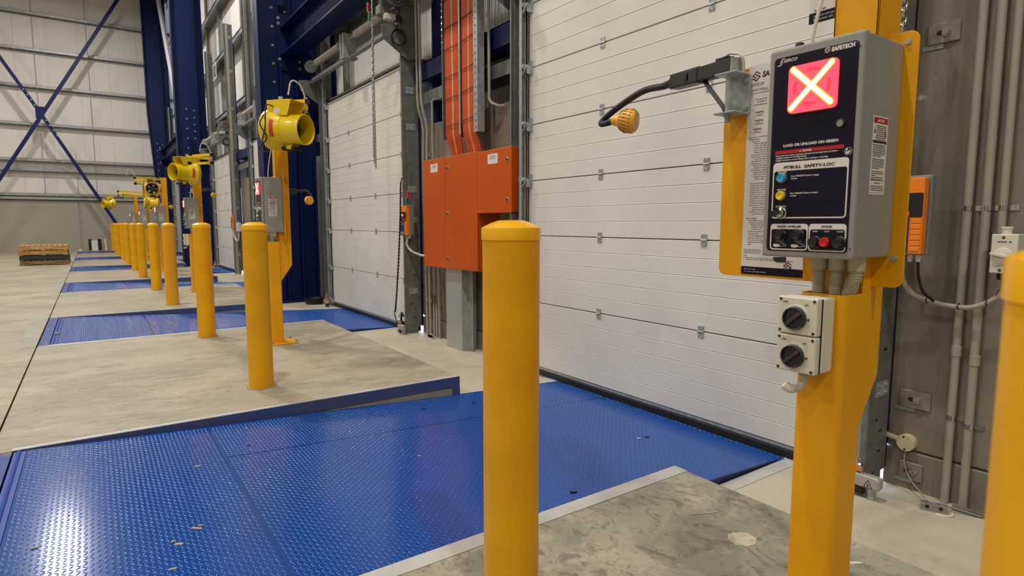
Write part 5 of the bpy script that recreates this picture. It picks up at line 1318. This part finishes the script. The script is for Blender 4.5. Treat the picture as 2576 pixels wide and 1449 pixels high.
# spiral cable and release handles by the second door
t = thing('spiral_cable', (2.9, 6.3, 1.5), 'black spiral cable hanging beside the second door to its foot', 'cable')
P = smooth_path([(2.90, 6.20, 1.60), (2.90, 6.27, 1.61), (2.90, 6.33, 1.55), (2.90, 6.36, 1.2), (2.90, 6.42, .75), (2.90, 6.50, .30), (2.90, 6.55, .08), (2.90, 6.58, .04), (2.92, 6.56, -.08), (2.93, 6.60, -.13)], 24)
m = MB(); m.tube(P, .006, 6, rf=lambda i: .006 if i < 46 or i > 150 else (.014 if i % 2 else .007)); m.build('coil', M_RUB, t, smooth=False)
m = MB(); m.tube(smooth_path([(2.925, 6.38, .02), (2.92, 6.42, .06), (2.92, 6.43, -.02), (2.92, 6.39, -.08)], 5), .012, 6); m.box(2.90, 2.96, 6.44, 6.53, -.12, -.05); m.build('connector', M_RUB, t)
t = thing('emergency_release', (2.91, 6.2, 1.3), 'red and green release handles on a cord beside the second door, above its control unit', 'handle')
MB().box(2.905, 2.925, 6.169, 6.201, 1.37, 1.455).build('red_handle', M_FLAP, t, bevel=.004)
MB().box(2.905, 2.925, 6.199, 6.231, 1.305, 1.39).build('green_handle', M_FLAG, t, bevel=.004)
MB().tube([(2.915, 6.20, 1.45), (2.90, 6.17, 1.75), (2.86, 6.22, 3.3)], .002, 5).build('cord', M_RUB, t)
# hanging hoist chains
def chain(x, y, z0, z1, sc, label, grp, slope=0):
    t = thing('pull_chain', (x, y, z0), label, 'chain', grp)
    L = .030 * sc; r = .0028 * sc; w = .0085 * sc; n = int((z1 - z0) / (L * .72)); m = MB()
    for i in range(n):
        z = z0 + L * .5 + i * L * .72; pts = []; yy = y + slope * (z - z0)
        for a in range(9):
            q = 2 * PI * a / 8; u = w * math.cos(q); v = (L * .5 - w) * (1 if math.sin(q) > 1e-6 else -1 if math.sin(q) < -1e-6 else 0) + w * math.sin(q)
            pts.append((x + (u if i % 2 else 0) * .7, yy + (0 if i % 2 else u) + (u * .5 if i % 2 else 0), z + v))
        m.tube(pts, r, 5, caps=False)
    m.build('chain_links', M_CHR, t, smooth=True)['kind'] = 'stuff'
chain(2.62, 6.362, 1.70, 3.72, 1.6, 'left strand of the steel hand chain hanging in front of the second door', 'hand chain in front of the second door')
chain(2.62, 6.41, 1.82, 3.72, 1.6, 'right strand of the steel hand chain hanging in front of the second door', 'hand chain in front of the second door', slope=-.03)
chain(2.80, 1.218, 1.72, 3.5, 1.35, 'left strand of steel hand chain at the top right, behind the nearest post', 'hand chain at the top right')
chain(2.80, 1.180, 1.74, 3.5, 1.35, 'right strand of steel hand chain at the top right, behind the nearest post', 'hand chain at the top right')
t = thing('emergency_release', (2.63, 6.48, 3.3), 'red and green grips hanging from the long beam at the top of the hand chain', 'handle')
MB().box(2.62, 2.645, 6.488, 6.512, 3.40, 3.50).build('red_handle', M_FLAP, t, bevel=.004)
MB().box(2.62, 2.645, 6.458, 6.482, 3.30, 3.40).build('green_handle', M_FLAG, t, bevel=.004)
MB().tube([(2.632, 6.47, 3.39), (2.632, 6.50, 3.5), (2.632, 6.50, 3.716)], .003, 5).build('cord', M_RUB, t)
t = thing('hanging_wire', (2.3, 15.9, 2), 'thin wire slanting in front of the fourth door', 'wire')
MB().tube([(2.93, 16.3, 3.3), (2.8, 15.5, 1.2)], .004, 5).build('wire_strand', M_PVC, t)
# dock number sign
t = thing('dock_number_sign', (3.1, 18.95, 5.3), 'white dock number sign reading 10 high above the fourth door', 'sign')
f_ = Fr((3.12, 19.35, 5.12), (0, -1, 0), (0, 0, 1), (-1, 0, 0))
MB(f_).box(0, .62, 0, .46, 0, .004).build('sheet', M_PAPER, t)
m = MB(f_); text(m, '10', f_, .31, .07, .32, width=.42, align='C', d=.006, bold=.03); m.build('number', M_INK, t)

# ------------------------------------------------------------------ pallets and odds against the end wall
def pallet(z, mm, label, dx=0, h=.13, slats=9, ang=0):
    t = thing('pallet', (-1.05 + dx, 20.6, z), label, 'pallet', 'stacked pallets'); x0, x1, y0, y1 = -1.57 + dx, -.53 + dx, 20.06, 21.15
    for i in range(slats):
        w = (x1 - x0) / slats; MB().box(x0 + i * w + .012, x0 + (i + 1) * w - .012, y0, y1, z + h - .018, z + h - .002).build('deck_slat', mm, t)
    for y in (y0, (y0 + y1) / 2 - .02, y1 - .04): MB().box(x0, x1, y, y + .04, z + .02, z + h - .019).build('stringer', mm, t)
    for x in (x0, (x0 + x1) / 2 - .05, x1 - .1): MB().box(x, x + .1, y0, y1, z + .002, z + .019).build('bottom_board', mm, t)
pallet(0, M_WOODD, 'bottom weathered wooden pallet of the stack by the end wall'); pallet(.13, M_GREEN, 'dark green pallet, second from the bottom of the stack', dx=-.005)
pallet(.26, mat('pallet_wood_dark', S(186, 150, 84), .75, 0, col2=S(150, 112, 62), vscale=6, stretch=(1, 6, 6)), 'tan wooden pallet, third from the bottom of the stack', dx=-.02); pallet(.39, M_WOOD, 'top pale wooden pallet of the stack with nine slats', dx=-.01)
t = thing('leaning_board', (.1, 29.7, 0), 'white panel between two black boards leaning on the end wall', 'board')
MB().box(-.02, .19, 29.75, 29.79, 0, .46).build('white_panel', M_PAPER, t)
MB().box(-.12, -.02, 29.76, 29.80, 0, .47).build('black_board', M_RUB, t); MB().box(.19, .32, 29.76, 29.80, 0, .47).build('black_board', M_RUB, t)
MB().box(-.02, .19, 29.74, 29.80, .43, .485).build('timber_top', M_WOOD, t)
t = thing('pipe_offcut', (.55, 29.8, 0), 'short white pipe standing upright against the end wall', 'pipe')
MB().cyl((.47, 29.85, 0), (.45, 29.9, .46), .05, n=16).build('pipe', M_PVCL, t, smooth=True)
t = thing('floor_dome', (-.42, 29.6, 0), 'small bright white fitting on the floor below the wall joint', 'dome')
MB().lathe((-.40, 29.4, 0), (0, 0, 1), [(0, .06), (.05, .055), (.08, .03), (.085, 0)], 16).build('dome_body', M_PVCL, t, smooth=True)  # plain white domed object on the floor

# ------------------------------------------------------------------ wood chips and litter
def chip(x, y, z, l, w, h, a, label, mm=M_CHIP, tilt=0):
    f = Fr((x, y, z), (math.cos(a), math.sin(a), -.05), (-math.sin(a), math.cos(a), 0), (0, 0, 1)); m = MB(f)
    m.add([(-l, -w * .6, 0), (l * .8, -w, 0), (l, w * .5, 0), (-l * .7, w, 0), (-l * .9, -w * .5, h), (l * .7, -w * .8, h * .8), (l * .9, w * .4, h * .7), (-l * .6, w * .8, h)],
          [(0, 3, 2, 1), (4, 5, 6, 7), (0, 1, 5, 4), (1, 2, 6, 5), (2, 3, 7, 6), (3, 0, 4, 7)])
    tag(m.build('wood_chip', mm, None, base=(x, y, z)), label, 'debris', 'wood chips on the near dock leveller')
for (x, y, l, w, h, a, lb) in [(.34, 3.053, .016, .005, .006, .3, 'pale wood chip alone on the left part of the near blue deck'), (.253, 2.405, .021, .004, .005, -.55, 'long pale wood splinter on the lower middle of the near blue deck'), (.269, 2.424, .010, .003, .003, .1, 'short brown splinter beside the long pale one'),
        (.185, 2.31, .015, .005, .005, -.2, 'tan wood chip near the lower edge of the near blue deck'), (.171, 2.341, .010, .003, .004, .6, 'slim chip just above the tan one near the lower edge'), (.151, 2.146, .013, .004, .004, .1, 'tan splinter at the very bottom of the picture on the blue deck'),
        (.649, 3.539, .008, .003, .004, .5, 'tiny pale chip near the far edge of the near blue deck'), (1.303, 2.685, .006, .005, .003, 0, 'tiny chip in the middle of the near blue deck'), (-.225, 2.527, .014, .004, .004, .4, 'brown chip at the lower left of the near blue deck'), (2.535, 2.332, .013, .006, .003, -.3, 'pale chip on the deck near the white door')]:
    chip(x, y, deckz(x) + .002, l, w, h, a, lb)
for (x, y, l, lb) in [(.601, 3.238, .008, 'small black speck right of the lone chip on the near deck'), (1.704, 3.44, .018, 'black scrap near the far edge of the near deck'), (2.069, 3.407, .014, 'black scrap beside the middle bollard on the near deck'), (2.602, 2.329, .016, 'black scrap on the deck near the white door'), (1.705, 1.951, .02, 'black scrap near the concrete slab corner')]:
    chip(x, y, deckz(x) + .002, l, .008, .003, -.3, lb, M_RUB)
o = MB().tube([(1.79, 1.385, .002), (1.895, 1.338, .002)], .0016, 5).build('white_stick', M_PVCL, None, base=(1.79, 1.385, 0)); tag(o, 'thin white stick lying on the stained slab behind the near bollard', 'debris')
o = MB(Fr((1.971, .867, 0), (.8, -.6, 0), (.6, .8, 0))).prism([(-.025, -.006), (-.01, -.010), (.02, -.005), (.028, .0), (.012, .007), (-.02, .006)], 0, .002).build('plastic_scrap', M_PVCL, None, base=(1.971, .867, 0)); tag(o, 'white plastic scrap on the floor right of the nearest post', 'debris')
